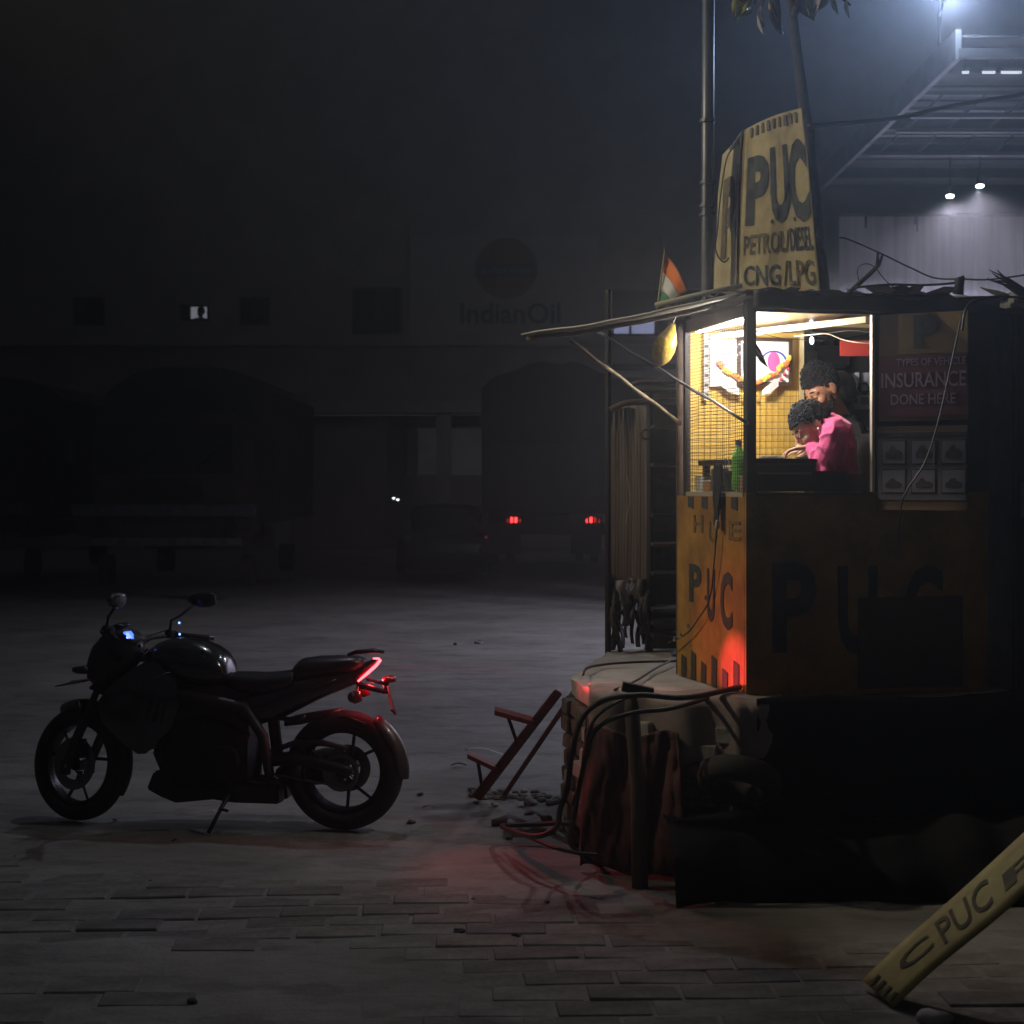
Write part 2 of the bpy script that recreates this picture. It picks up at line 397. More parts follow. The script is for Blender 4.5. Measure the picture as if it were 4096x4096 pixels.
# --- smaller lit building on the right with barred windows
YA = 31.0; sa = F / YA
def ax(px): return (px - 2048) / sa
def az(py): return CH - (py - HY) / sa
an = thing('office_building', 'low grey office building with two lit panes behind the kiosk awning', 'building', (ax(2800), YA, 0))
M_grey = mat('grey violet render', (.36, .34, .37), .85, var=.2, vs=1.5, bump=.15, bs=10)
blk(MB(), ax(2650), ax(3345), az(1150), az(933), YA, YA + .3).build('parapet', M_grey, an)
mb = blk(MB(), ax(2450), ax(3345), az(1272), az(1150), YA + .4, YA + .6); mb.build('recessed_wall', M_dark, an)
blk(MB(), ax(2446), ax(3345), az(1372), az(1345), YA - .1, YA + .3).build('sill_band', M_grey, an)
blk(MB(), ax(2446), ax(3345), az(1458), az(1374), YA, YA + .3).build('wall', M_grey, an)
blk(MB(), ax(2446), ax(3345), az(1478), az(1458), YA - .15, YA + .3).build('ledge', M_dark, an)
blk(MB(), ax(2446), ax(3345), az(1506), az(1478), YA, YA + .3).build('wall', M_grey, an)
blk(MB(), ax(2446), ax(3345), 0, az(1506), YA + .5, YA + .8).build('lower_wall', M_dark, an)
wf = thing
M_pane = mat('lit frosted pane', (.3, .3, .4), .4, emit=(.42, .47, .78), es=.45)
fr = blk(MB(), ax(2446), ax(2720), az(1344), az(1273), YA + .12, YA + .3).build('window', M_dark, an)
for a, b in ((2457, 2517), (2528, 2618), (2630, 2700)):
    q = blk(MB(), ax(a), ax(b), az(1332), az(1281), YA + .07, YA + .117).build('pane', M_pane if a < 2620 else M_glassd, fr)

# --- whitewashed wall under the canopy
YW = 21.2; sw = F / YW
def cx_(px): return (px - 2048) / sw
def cz_(py): return CH - (py - HY) / sw
M_ww = bpy.data.materials.new('streaked whitewash'); M_ww.use_nodes = True
nt = M_ww.node_tree; b = nt.nodes['Principled BSDF']; N = nt.nodes.new; L = nt.links.new
tc = N('ShaderNodeTexCoord'); mp = N('ShaderNodeMapping'); mp.inputs['Scale'].default_value = (9, 1, .5); L(tc.outputs['Object'], mp.inputs[0])
n = N('ShaderNodeTexNoise'); n.inputs['Scale'].default_value = 1.3; n.inputs['Detail'].default_value = 6; L(mp.outputs[0], n.inputs[0])
rp = N('ShaderNodeValToRGB'); rp.color_ramp.elements[0].position = .3; rp.color_ramp.elements[1].position = .62
rp.color_ramp.elements[0].color = (.46, .44, .50, 1); rp.color_ramp.elements[1].color = (.70, .68, .76, 1)
L(n.outputs['Fac'], rp.inputs[0]); L(rp.outputs[0], b.inputs['Base Color']); b.inputs['Roughness'].default_value = .75
yw = thing('yard_wall', 'whitewashed rendered wall with damp streaks under the steel canopy', 'wall', (8, YW, 0))
blk(MB(), cx_(3356), 15.0, 0, cz_(866), YW, YW + .25).build('render', M_ww, yw)
blk(MB(), cx_(3356), 15.0, cz_(866), cz_(845), YW - .05, YW + .3).build('coping', M_dark, yw)
for px, l in ((3462, 45), (3660, 30), (3666, 60)):
    blk(MB(), cx_(px) - .012, cx_(px) + .012, cz_(868 + l), cz_(868), YW - .03, YW - .003).build('pipe', M_dark, yw)

# --- steel canopy
M_steel = mat('galvanised steel', (.12, .125, .14), .45, .6, var=.3, vs=4)
M_sheet = mat('dull roofing sheet', (.05, .052, .056), .6, .3, var=.3, vs=2)
cn = thing('steel_canopy', 'large steel fuel station canopy lit by a floodlight on its corner', 'canopy', (4, 17, 0))
ZC = 5.5; CX0, CX1, CY0, CY1 = 3.92, 13.5, 13.9, 20.9
nb = 24
for k in range(nb):                       # roof sheets with folded ribs
    y0 = CY0 + (CY1 - CY0) * k / nb; y1 = CY0 + (CY1 - CY0) * (k + 1) / nb
    h = .035 if k % 2 else 0
    MB().box(((CX0 + CX1) / 2, (y0 + y1) / 2, ZC + .20 + h * .5), (CX1 - CX0, y1 - y0 - .004, .02)).build('roof_sheet', M_sheet, cn)
MB().box((CX0 - .04, (CY0 + CY1) / 2, ZC + .13), (.05, CY1 - CY0, .26)).build('side_fascia', M_steel, cn)
MB().box(((CX0 + CX1) / 2, CY0 - .04, ZC + .04), (CX1 - CX0 + .1, .04, .08)).build('front_fascia', M_steel, cn)
MB().box(((CX0 + CX1) / 2, CY1 + .05, 5.62), (CX1 - CX0 + .1, .2, .56)).build('back_beam', M_dark, cn)
for y in (14.6, 16.9, 18.2, 19.6):
    MB().box(((CX0 + CX1) / 2, y, ZC + .11), (CX1 - CX0, .08, .12)).build('purlin', M_dark, cn)
for y in (15.7, 16.35, 17.5):                  # lattice girders
    MB().box(((CX0 + CX1) / 2, y, ZC + .14), (CX1 - CX0, .06, .04)).build('top_chord', M_steel, cn)
    MB().box(((CX0 + CX1) / 2, y, ZC - .08), (CX1 - CX0, .06, .04)).build('bottom_chord', M_steel, cn)
    k = 0; x = CX0 + .1
    while x < 9.2:
        a = (x, y, ZC - .06); b_ = (x + .20, y, ZC + .12)
        MB().tube([a, b_], .016, 5).build('lattice_bar', M_steel, cn); x += .42; k += 1
for x in (4.1, 12.8): MB().box((x, CY1 - .25, 2.66), (.2, .2, 5.32)).build('column', M_dark, cn)
for x in (12.8,): MB().box((x, CY0 + .4, ZC / 2), (.2, .2, ZC)).build('column', M_dark, cn)
M_led = mat('led lens', (1, 1, 1), .3, emit=(.85, 1, .93), es=26)
def canopy_lamp(px, py, Y, lab, pw):
    p = P(px, py, Y); t = thing('canopy_lamp', lab, 'lamp', p, 'small round lamps hung under the canopy')
    MB().tube([p + V((0, 0, .045)), p + V((0, 0, .14))], [.05, .04], 14).build('housing', M_dark, t)
    MB().ell(p + V((0, 0, .03)), (.045, .045, .02), 14, 8).build('lens', M_led, t, True)
    MB().tube([p + V((0, 0, .14)), V((p.x, p.y, ZC + .3))], .008, 5).build('stem', M_dark, t)
    if pw: lamp('SPOT', 'downlight', p + V((0, 0, -.03)), pw, (.86, .82, 1), .08, p + V((0, 0, -3)), 150, .4)
canopy_lamp(3800, 795, 19.0, 'lower and left of the two bright round lamps under the canopy', 500)
canopy_lamp(3920, 755, 18.2, 'higher and right of the two bright round lamps under the canopy', 500)
canopy_lamp(4400, 700, 18.2, 'added unseen canopy lamp beyond the right edge, lighting the wall', 560)  # lamp added out of view to brighten the whitewashed wall
M_glint = mat('glowing metal glint', (1, 1, 1), .3, emit=(.8, .88, 1), es=.9)  # glowing strips stand in for glints of light on the canopy metal
for px, ln in ((3862, 26), (3955, 50), (4045, 80)):
    p = P(px, 290, 14.5)
    t = thing('glint_strip', {3862: 'short glowing strip added as a metal glint nearest the canopy corner', 3955: 'middle glowing strip added as a metal glint near the canopy front edge', 4045: 'longest glowing strip added as a metal glint near the canopy front edge at the right'}[px], 'lamp', p, 'glint strips at the canopy front')
    l = ln / F * 14.5
    MB().box(p + V((0, 0, .03)), (l * 1.1, .05, .025)).build('glint_back', M_steel, t)
    MB().tube([p - V((l / 2, 0, 0)), p + V((l / 2, 0, 0))], .012, 8).build('tube', M_glint, t)
    MB().tube([p + V((0, 0, .04)), p + V((0, 0, .25))], .006, 5).build('stem', M_dark, t)
# floodlight
M_post_ = mat('dark post', (.02, .02, .022), .8)
fl = thing('flood_lamp', 'glaring white floodlight on a short post at the canopy corner', 'lamp', FLOOD)
M_flood = mat('floodlight glass', (1, 1, 1), .3, emit=(.80, .88, 1.0), es=60)
MB().tube([(3.98, 14.9, ZC + .2), (3.98, 14.9, FLOOD.z + .12), (FLOOD.x, FLOOD.y + .1, FLOOD.z + .12)], .02, 8).build('post', M_post_, fl)
MB().box(FLOOD + V((0, .02, .06)), (.40, .26, .10), Matrix.Rotation(R(-25), 3, 'X')).build('housing', M_dark, fl)
MB().box(FLOOD + V((0, -.025, 0)), (.36, .22, .01), Matrix.Rotation(R(-25), 3, 'X')).build('glass', M_flood, fl)
# street lamp over the yard, hidden above the frame, on the galvanised pole behind the kiosk
PX = 1.12; PY = 9.05
sl = thing('street_lamp', 'tall grey jointed steel lamp pole rising behind the left banner edge', 'street lamp', (PX, PY, 0))
MB().tube([(PX - .03, PY, 0), (PX - .02, PY, 1.5), (PX - .015, PY, 3.35), (PX, PY, 6.6)], [.042, .04, .036, .032], 14).build('pole', M_steel, sl, True)
for z in (2.82, 3.32, 3.37, 3.5, 3.85, 5.2):
    MB().tube([(PX - .015, PY, z), (PX - .015, PY, z + .02)], .045, 14).build('clamp_ring', M_steel, sl)
MB().tube([(PX, PY, 6.6), (PX - .1, PY + .2, 7.2), (PX - .6, PY + .9, 7.62), (STREET.x, STREET.y, STREET.z + .08)], .028, 8).build('arm', M_steel, sl)
MB().box(STREET + V((0, 0, .06)), (.3, .62, .09)).build('lamp_head', M_dark, sl, bevel=.02)
MB().box(STREET + V((0, 0, .0)), (.2, .4, .02)).build('lamp_glass', mat('street lamp glass', (1, 1, 1), .3, emit=(.85, .9, 1), es=30), sl)
so = thing('sodium_street_lamp', 'tall street lamp with warm light outside the left edge of the picture', 'street lamp', (SODIUM.x - .9, SODIUM.y + 1.5, 0))
MB().tube([(SODIUM.x - .9, SODIUM.y + 1.5, 0), (SODIUM.x - .9, SODIUM.y + 1.5, 6.3), (SODIUM.x - .5, SODIUM.y + .8, 6.6), (SODIUM.x, SODIUM.y, 6.55)], [.07, .05, .04, .035], 10).build('pole', M_steel, so, True)
MB().box(SODIUM + V((0, 0, .08)), (.5, .25, .12)).build('lamp_head', M_dark, so, bevel=.02)

yl = thing('added_facade_lamp', 'added unseen lamp on a post behind the office building, lighting the back facade', 'lamp', (6.7, 34.8, 0))  # unseen post and head added to carry the facade light
MB().tube([(6.75, 34.75, 0), (6.75, 34.75, 5.6)], .05, 8).build('post', M_steel, yl)
MB().box((6.6, 34.85, 5.55), (.35, .25, .10)).build('lamp_head', M_dark, yl)

# ------------------------------------------------------------------ vehicles in the dark yard
M_tarp = mat('dusty tarpaulin', (.045, .04, .038), .85, var=.4, vs=2, bump=.4, bs=5)
M_truck = mat('dark truck paint', (.05, .035, .03), .5, var=.3, vs=3)
M_lamp_red = mat('red lamp lens lit', (.3, .01, .01), .3, emit=(1, .03, .03), es=7)
M_lamp_dim = mat('red lamp lens dim', (.2, .01, .01), .3, emit=(1, .02, .02), es=.5)
M_chrome = mat('chrome', (.5, .5, .52), .15, 1.)
def wheel(mb_c, r, wd, parent, axis=(1, 0, 0)):
    a = V(axis)
    t = MB().torus(mb_c, r * .74, r * .26, wd / 2, axis, 28, 8, e=.6).build('wheel', M_rubber, parent, True)
    MB().tube([V(mb_c) - a * wd * .3, V(mb_c) + a * wd * .3], r * .52, 18).build('hub', M_dark, t)
def tarp_truck():
    Y = 31.0; s = F / Y; x0, x1 = (1928 - 2048) / s, (2440 - 2048) / s; cx = (x0 + x1) / 2; hw = (x1 - x0) / 2
    t = thing('cargo_truck', 'dark tarpaulin-covered truck seen from behind with red tail lights lit', 'truck', (cx, Y, 0))
    prof = []
    for k in range(25):
        a = k / 24; x = -hw + 2 * hw * a; prof.append((x, 4.18 - .38 * abs(2 * a - 1.15) ** 2.3 + .03 * sin(a * 19)))
    poly = [(-hw, 1.25), (hw, 1.25)] + list(reversed(prof))
    mb = MB().prism(poly, (cx, Y, 0), (1, 0, 0), (0, 0, 1), (0, 1, 0), 5.0); mb.jit(.03, 1.2)
    mb.build('tarpaulin', M_tarp, t)
    MB().box((cx, Y - .03, 1.95), (2 * hw - .1, .05, 1.3)).build('tailgate', M_truck, t, bevel=.01)
    for k in range(5): MB().box((cx - hw + .25 + k * (2 * hw - .5) / 4, Y - .07, 1.95), (.07, .04, 1.28)).build('tailgate_rib', M_rust, t)
    MB().box((cx, Y + 2.6, 1.1), (.9, 5.6, .28)).build('chassis', M_dark, t)
    MB().box((cx, Y + 5.9, 1.9), (2 * hw - .1, 1.6, 2.3)).build('cab', M_truck, t, bevel=.1)
    MB().box((cx, Y - .12, .95), (2 * hw - .1, .1, .22)).build('rear_bumper', M_dark, t)
    for sx in (-1, 1):
        for dx in (0, .3): wheel((cx + sx * (hw - .25 - dx), Y + 1.2, .5), .5, .26, t)
        wheel((cx + sx * (hw - .25), Y + 5.6, .5), .5, .28, t)
        MB().box((cx + sx * (hw - .45), Y + .35, .66), (.6, .02, .42)).build('mud_flap', M_rubber, t)
    for px, br in ((2055, (0, 1, 1, 0)), (2370, (1, 1, 0, 0))):
        x = (px - 2048) / s; z = CH - (2080 - HY) / s
        hs = MB().box((x, Y - .19, z), (.34, .04, .17)).build('tail_lamp', M_blackp, t)
        for k in range(4):
            q = MB(); q.tube([(x - .12 + k * .08, Y - .212, z - .045), (x - .12 + k * .08, Y - .212, z + .055 - .03 * (k in (0, 3)))], .022 if k in (1, 2) else .012, 8)
            q.build('lamp_lens', M_lamp_red if k in ((1, 2) if px < 2200 else (0, 1)) else M_lamp_dim, hs)
tarp_truck()
def front_truck():
    Y = 24.0; cx = (660 - 2048) / F * Y; hw = 1.36
    t = thing('cargo_truck', 'dark high truck facing the yard with a painted bumper band', 'truck', (cx, Y, 0))
    prof = [(-hw + 2 * hw * k / 20, 3.72 - .42 * abs(2 * k / 20 - 1) ** 3) for k in range(21)]
    MB().prism([(-hw, 1.2), (hw, 1.2)] + list(reversed(prof)), (cx, Y + 1.9, 0), (1, 0, 0), (0, 0, 1), (0, 1, 0), 5.2).jit(.03, 1.2).build('tarpaulin', M_tarp, t)
    MB().box((cx, Y + .95, 1.9), (2.3, 1.7, 2.0)).build('cab', M_truck, t, bevel=.1)
    ws = MB().box((cx, Y + .07, 2.35), (2.0, .03, .75)).build('windscreen', M_glassd, t, bevel=.01)
    for x in (-.5, .4): MB().tube([(cx + x, Y + .03, 2.0), (cx + x + .4, Y + .03, 2.4)], .008, 5).build('wiper', M_blackp, ws)
    M_b = mat('painted bumper', (.10, .11, .14), .6, var=.6, vs=7)
    MB().box((cx, Y - .05, 1.42), (2.75, .2, .18)).build('bumper', M_b, t, bevel=.02)
    MB().box((cx, Y - .02, .95), (2.3, .1, .12)).build('guard_bar', M_b, t)
    for k in range(9): MB().box((cx - 1.0 + k * .25, Y - .08, .95), (.12, .01, .1)).build('paint_chevron', mat('chevron white', (.10, .10, .11), .6), t)
    for k in range(6): MB().box((cx, Y + .04, 1.6 + k * .055), (1.1, .04, .03)).build('grille_bar', M_dark, t)
    for sx in (-1, 1):
        h = MB().box((cx + sx * 1.0, Y - .03, 1.18), (.62, .12, .26)).build('headlamp', M_dark, t, bevel=.02)
        MB().tube([(cx + sx * 1.0, Y - .1, 1.18), (cx + sx * 1.0, Y - .12, 1.18)], .1, 18).build('lens', M_glassd, h)
        wheel((cx + sx * 1.1, Y + .9, .48), .48, .28, t); wheel((cx + sx * 1.1, Y + 5.2, .48), .48, .4, t)
        m_ = MB().tube([(cx + sx * 1.15, Y + .2, 2.5), (cx + sx * 1.42, Y + .05, 2.55), (cx + sx * 1.42, Y + .05, 2.1)], .012, 6).build('mirror_arm', M_dark, t)
        MB().box((cx + sx * 1.42, Y + .02, 2.3), (.16, .04, .34)).build('mirror', M_dark, m_, bevel=.01)
    MB().box((cx, Y + 3.6, .95), (.9, 6, .25)).build('chassis', M_dark, t)
    return t
ft = front_truck()
def copy_tree(o, parent=None):
    c = o.copy(); C.objects.link(c)
    if parent is not None: c.parent = parent
    for ch in list(o.children): copy_tree(ch, c)
    return c
f2 = copy_tree(ft); f2.location = (-9.3, 26.5, 0); f2['label'] = 'dark truck cut off by the left edge of the picture'
def car():
    Y = 29.0; x0 = (1575 - 2048) / F * Y; t = thing('parked_car', 'low dark parked car with two pinpoint white lights left of the tarpaulin truck', 'car', (x0 + 1, Y, 0))
    st = [(0, .35, .75, .7), (.08, .25, .9, .82), (.9, .22, 1.0, .86), (1.6, .22, 1.05, .87), (3.3, .22, 1.05, .87), (3.9, .25, .95, .84), (4.05, .4, .8, .7)]
    M = Matrix.Translation((x0 + .86, Y, 0)) @ Matrix.Rotation(R(90), 4, 'Z')
    MB().loft(st, 20, .5).xf(M).build('body', M_black, t, True)
    MB().loft([(1.0, .95, 1.0, .6), (1.6, .95, 1.42, .66), (2.9, .95, 1.46, .68), (3.6, .95, 1.02, .62)], 20, .5).xf(M).build('cabin', M_glassd, t, True)
    for u in (.75, 3.2):
        for v in (-.8, .8): wheel(M @ V((u, v, .31)), .31, .2, t)
    for px, py in ((1575, 1993), (1591, 1999)):
        p = P(px, py, Y - .1); MB().ell(p, (.022, .02, .016), 10, 6).build('side_light', mat('pinpoint light', (1, 1, 1), .3, emit=(.9, .95, 1), es=4), t)
car()

# ================================================================== KIOSK
KA = V((1.083, 7.40, 0)); KR = V((.972, .235, 0)); KD = V((-.235, .972, 0)); UP = V((0, 0, 1))
def K(r, d, z): return KA + KR * r + KD * d + UP * z
def kbox(mb, r0, r1, d0, d1, z0, z1):
    q = [K(r0, d0, z0), K(r1, d0, z0), K(r1, d1, z0), K(r0, d1, z0)]
    return mb.hexa(q, [p + UP * (z1 - z0) for p in q])
M_yel = mat('yellow painted sheet', (.36, .19, .022), .6, var=.35, vs=5, bump=.2, bs=30, col2=(.19, .09, .015))
M_yeli = mat('yellow wall board', (.70, .46, .09), .6, var=.18, vs=6, bump=.1, bs=30)
M_post = mat('dark angle iron', (.022, .02, .02), .6, .4)
M_edge = mat('galvanised window edge', (.55, .5, .42), .4, .5)
M_frame = mat('brown window frame', (.11, .07, .04), .55)
ZB, Z0, Z1, ZR = .815, 1.765, 2.60, 2.66
KW, KDp = 1.24, .95; AD = 1.75          # width, depth of the booth, depth with the annex behind
kt = V(K(0, 0, .81)); kk = thing('kiosk', 'small yellow vehicle testing kiosk with a lit wire mesh side and open front window', 'kiosk', K(.5, .5, .8))
kbox(MB(), 0, KW, -.0, .02, ZB, Z0).build('front_panel', M_yel, kk)
kbox(MB(), 0, .02, .025, KDp, ZB, Z0 - .02).build('side_panel', M_yel, kk)
kbox(MB(), 0, .045, -.012, .035, Z0, ZR).build('corner_post', M_post, kk)
kbox(MB(), 0, .03, KDp - .12, KDp - .09, Z0 - .02, ZR).build('side_post', M_post, kk)
kbox(MB(), 0, .03, .04, KDp - .13, Z0 - .02, Z0).build('side_sill', M_edge, kk)
kbox(MB(), 0, .03, .04, KDp - .13, Z1 - .02, Z1 + .04).build('side_lintel', M_frame, kk)
kbox(MB(), .05, .63, -.014, .01, Z0 - .012, Z0 + .002).build('window_sill', M_frame, kk)
kbox(MB(), .05, .66, -.012, .02, Z1 + .003, ZR).build('window_lintel', M_post, kk)
kbox(MB(), .628, .642, -.012, .012, Z0, Z1 + .002).build('window_edge', M_edge, kk)
kbox(MB(), .645, KW, .0, .02, Z0, ZR).build('front_board', mat('dark plywood', (.035, .025, .02), .8, var=.4), kk)
kbox(MB(), KW - .02, KW, .021, AD, ZB, ZR).build('side_wall', M_dark, kk)
kbox(MB(), .64, KW, AD, AD + .03, ZB, ZR).build('back_wall', mat('grey annex wall', (.15, .14, .15), .85, var=.3, vs=4), kk)
kbox(MB(), .62, .64, KDp + .012, AD + .03, ZB, ZR).build('side_wall', M_rust, kk)
kbox(MB(), .0, .62, KDp + .002, KDp + .02, ZB, ZR).build('back_panel', M_rust, kk)
kbox(MB(), .03, KW - .03, .03, KDp - .05, .90, .95).build('floor', M_dark, kk)
kbox(MB(), .70, KW - .03, KDp - .04, AD - .01, .90, .95).build('floor', M_dark, kk)
kbox(MB(), .04, .665, KDp - .03, KDp, .96, ZR - .03).build('yellow_wall', M_yeli, kk)
kbox(MB(), .666, .69, KDp - .045, KDp + .01, .96, ZR - .03).build('door_post', mat('pale door trim', (.55, .43, .22), .5), kk)
MC_ = mat('varnished ply ceiling', (.75, .58, .32), .3, var=.2, vs=4, coat=.4)
kbox(MB(), .67, KW - .03, KDp - .03, AD - .01, ZR - .02, ZR).build('ceiling', MC_, kk)
MB().slab([K(.03, .022, 2.655), K(.645, .022, 2.655), K(.645, KDp - .034, 2.60), K(.03, KDp - .034, 2.60)], UP, .006).build('ceiling', MC_, kk)
# front window left post inside: ceiling batten that catches the light
MB().slab([K(.62, .04, 2.60), K(.645, .04, 2.60), K(.2, .9, 2.585), K(.16, .9, 2.585)], -UP, .03).build('ceiling_batten', mat('pale batten', (.75, .62, .38), .4), kk)
# wire mesh, one joined sheet of many thin wires, and the painted trim
M_mesh = mat('thin dark wire', (.03, .025, .02), .5, .5)
mb = MB(); random.seed(3)
zz = Z0 + .0
while zz < Z1 - .02:
    j = [random.uniform(-.002, .002) for _ in range(6)]
    mb.tube([K(.012, .04 + (KDp - .17) * i / 5, zz + j[i] - .004 * sin(i * 1.2 + zz * 9)) for i in range(6)], .0013, 4, False); zz += .0165
d = .06
while d < KDp - .13:
    mb.tube([K(.0145, d, Z0), K(.0145, d + .004, (Z0 + Z1) / 2), K(.0145, d, Z1 - .02)], .0009, 4, False); d += .028
mb.build('wire_mesh', M_mesh, kk, kind='stuff', fixn=False)
mb = MB(); r = .06
while r < .655: mb.tube([K(r, KDp - .055, 1.5), K(r + .003, KDp - .055, 2.3)], .0012, 4, False); r += .034
z = 1.52
while z < 2.30: mb.tube([K(.05, KDp - .058, z), K(.36, KDp - .056, z - .004), K(.66, KDp - .058, z)], .0012, 4, False); z += .034
mb.build('wall_mesh', M_mesh, kk, kind='stuff', fixn=False)
# painted letters of the side and front
n_ = -KR
def side(d0, z0, dw, h):          # letters on the left side face read from far to near
    return lambda u, v, w_: K(-.002 - w_, d0 - dw * u, z0 + h * v)
text('P', side(.76, 1.21, .17, .19), M_letter, kk, bold=.03); text('U', side(.505, 1.13, .105, .26), M_letter, kk, bold=.03); text('C', side(.322, 1.11, .154, .275), M_letter, kk, bold=.03)
M_letf = mat('worn off lettering', (.17, .10, .022), .75, var=.5, vs=30)
text('H', side(.70, 1.56, .14, .09), M_letf, kk, bold=.02); text('U', side(.48, 1.52, .11, .10), M_letf, kk, bold=.02); text('E', side(.21, 1.54, .15, .09), M_letf, kk, bold=.02)
for k in range(4): MB().slab([K(-.002, .78 - k * .2, 1.69), K(-.002, .70 - k * .2, 1.68), K(-.002, .70 - k * .2, 1.742), K(-.002, .78 - k * .2, 1.742)], -KR, .002).build('painted_tooth', M_letter, kk)
for k in range(6):                # dark paint teeth along the bottom edge
    d0 = .88 - k * .145; h = .10 + .03 * (k % 2) + .02 * sin(k * 3)
    MB().slab([K(-.002, d0, ZB + .004), K(-.002, d0 - .07, ZB + .004), K(-.002, d0 - .072, ZB + h), K(-.002, d0 - .004, ZB + h + .015)], -KR, .002).build('painted_tooth', M_letter, kk)
fr_ = lambda r0, z0, rw, h: planar(K(r0, -.003, z0), KR * rw, UP * h, -KD)
text('P', fr_(.13, 1.02, .22, .42), M_letter, kk, bold=.03); text('U', fr_(.46, 1.0, .2, .42), M_letter, kk, bold=.03); text('C', fr_(.80, 1.0, .2, .42), M_letter, kk, bold=.03)
kbox(MB(), .56, 1.1, -.010, -.004, .84, 1.27).build('plain_board', mat('brown board', (.06, .04, .02), .7, var=.4, vs=6), kk)
# --- LED tube
tl = thing('tube_light', 'bright violet-white tube light inside the top of the mesh side', 'lamp', K(.05, .5, 2.55))
M_tube = mat('tube light', (1, 1, 1), .3, emit=(.86, .84, 1.0), es=100)
MB().tube([K(.055, .08, 2.575), K(.055, .80, 2.585)], .008, 12).build('tube', M_tube, tl)
kbox(MB(), .045, .075, .08, .82, 2.597, 2.61).build('batten', M_edge, tl)
lamp('POINT', 'kiosk_light', K(.12, .40, 2.49), 34, (1.0, .92, .80), .05)
b2 = thing('ceiling_bulb', 'small bright white bulb hanging at the back of the kiosk ceiling', 'lamp', K(.75, 1.1, 2.5))
pb = P(3247, 1362, 8.4); MB().ell(pb, (.011, .011, .02), 10, 8).build('bulb', mat('bulb', (1, 1, 1), .3, emit=(.9, .95, 1), es=14), b2, True)
MB().tube([pb + UP * .02, V((pb.x, pb.y, 2.632))], .003, 6).build('flex', M_wire, b2)
# --- framed print with marigold garland, and paper posters beside it
M_paper = mat('white paper', (.80, .80, .80), .7, var=.06, vs=5)
dw = KDp - .075
def wl(px, py):                   # point on the yellow wall plane under a photo position
    k = (px - 2048) / F; o_ = K(0, dw, 0); r = (k * o_.y - o_.x) / (KR.x - k * KR.y); p = K(r, dw, 0); return r, CH - (py - HY) / F * p.y
r0, za = wl(2946, 1540); r1, zb = wl(3164, 1355)
fp = thing('framed_print', 'dark framed white religious print hung on the yellow kiosk wall', 'picture', K((r0 + r1) / 2, dw, za))
mb = MB(); fwid = .018
kbox(mb, r0, r1, dw - .02, dw, zb - fwid, zb); kbox(mb, r0, r1, dw - .02, dw, za, za + fwid)
kbox(mb, r0, r0 + fwid, dw - .02, dw, za + fwid, zb - fwid); kbox(mb, r1 - fwid, r1, dw - .02, dw, za + fwid, zb - fwid)
mb.build('frame', mat('dark picture frame', (.05, .03, .02), .4), fp)
kbox(MB(), r0 + fwid, r1 - fwid, dw - .008, dw, za + fwid, zb - fwid).build('print', M_paper, fp)
cxr, czr = (r0 + r1) / 2 + .05, (za + zb) / 2 + .005
M_bp = mat('blue print ink', (.06, .08, .45), .6); M_pk = mat('pink print ink', (.75, .10, .32), .6)
mb = MB(); mb.tube([K(cxr + .066 * cos(a), dw - .011, czr + .05 * sin(a)) for a in [R(10 + 8 * i) for i in range(21)]], .005, 5); mb.build('blue_arc', M_bp, fp)
mb = MB(); mb.prism([(.034 * cos(a), .052 * sin(a)) for a in [2 * pi * i / 20 for i in range(20)]], K(cxr, dw - .009, czr - .005), KR, UP, -KD, .003); mb.build('pink_oval', M_pk, fp)
kbox(MB(), r0 + .03, r0 + .09, dw - .0125, dw - .009, za + .07, zb - .03).build('blue_patch', M_bp, fp)
for nm, (a, b_, c, d_), lab in (('wall_poster', (2838, 2944, 1360, 1545), 'large white printed poster left of the framed print on the yellow wall'), ('wall_calendar', (2815, 2835, 1330, 1600), 'narrow grey paper strip hanging left of the white poster')):
    ra, zc = wl(a, d_); rb, zd = wl(b_, c)
    t = thing(nm, lab, 'poster', K(ra, dw, zc))
    kbox(MB(), ra, rb, dw - .004, dw - .001, zc, zd).build('sheet', M_paper if nm == 'wall_poster' else mat('grey print', (.3, .28, .26), .7), t)
    if nm == 'wall_poster':
        kbox(MB(), ra + .03, rb - .03, dw - .007, dw - .005, zc + .10, zd - .05).build('printed_picture', mat('pale violet print', (.55, .45, .70), .6, var=.4, vs=40), t)
    else:
        for k in range(6): kbox(MB(), ra + .004, rb - .004, dw - .0065, dw - .005, zc + .02 + k * .05, zc + .035 + k * .05).build('printed_line', M_letter, t)
ga = thing('marigold_garland', 'orange and yellow marigold garland draped under the framed print', 'garland', K(.35, dw - .03, 2.25))
pts = [(2868, 1450), (2880, 1470), (2900, 1488), (2925, 1502), (2950, 1515), (2975, 1522), (3005, 1530), (3030, 1524), (3052, 1514), (3075, 1504), (3098, 1492), (3108, 1470), (3125, 1462), (3140, 1448), (3150, 1430)]
M_mo = mat('orange marigold', (.85, .20, .03), .8, sheen=.3); M_my = mat('yellow marigold', (.85, .50, .04), .8, sheen=.3)
fl_me = {}
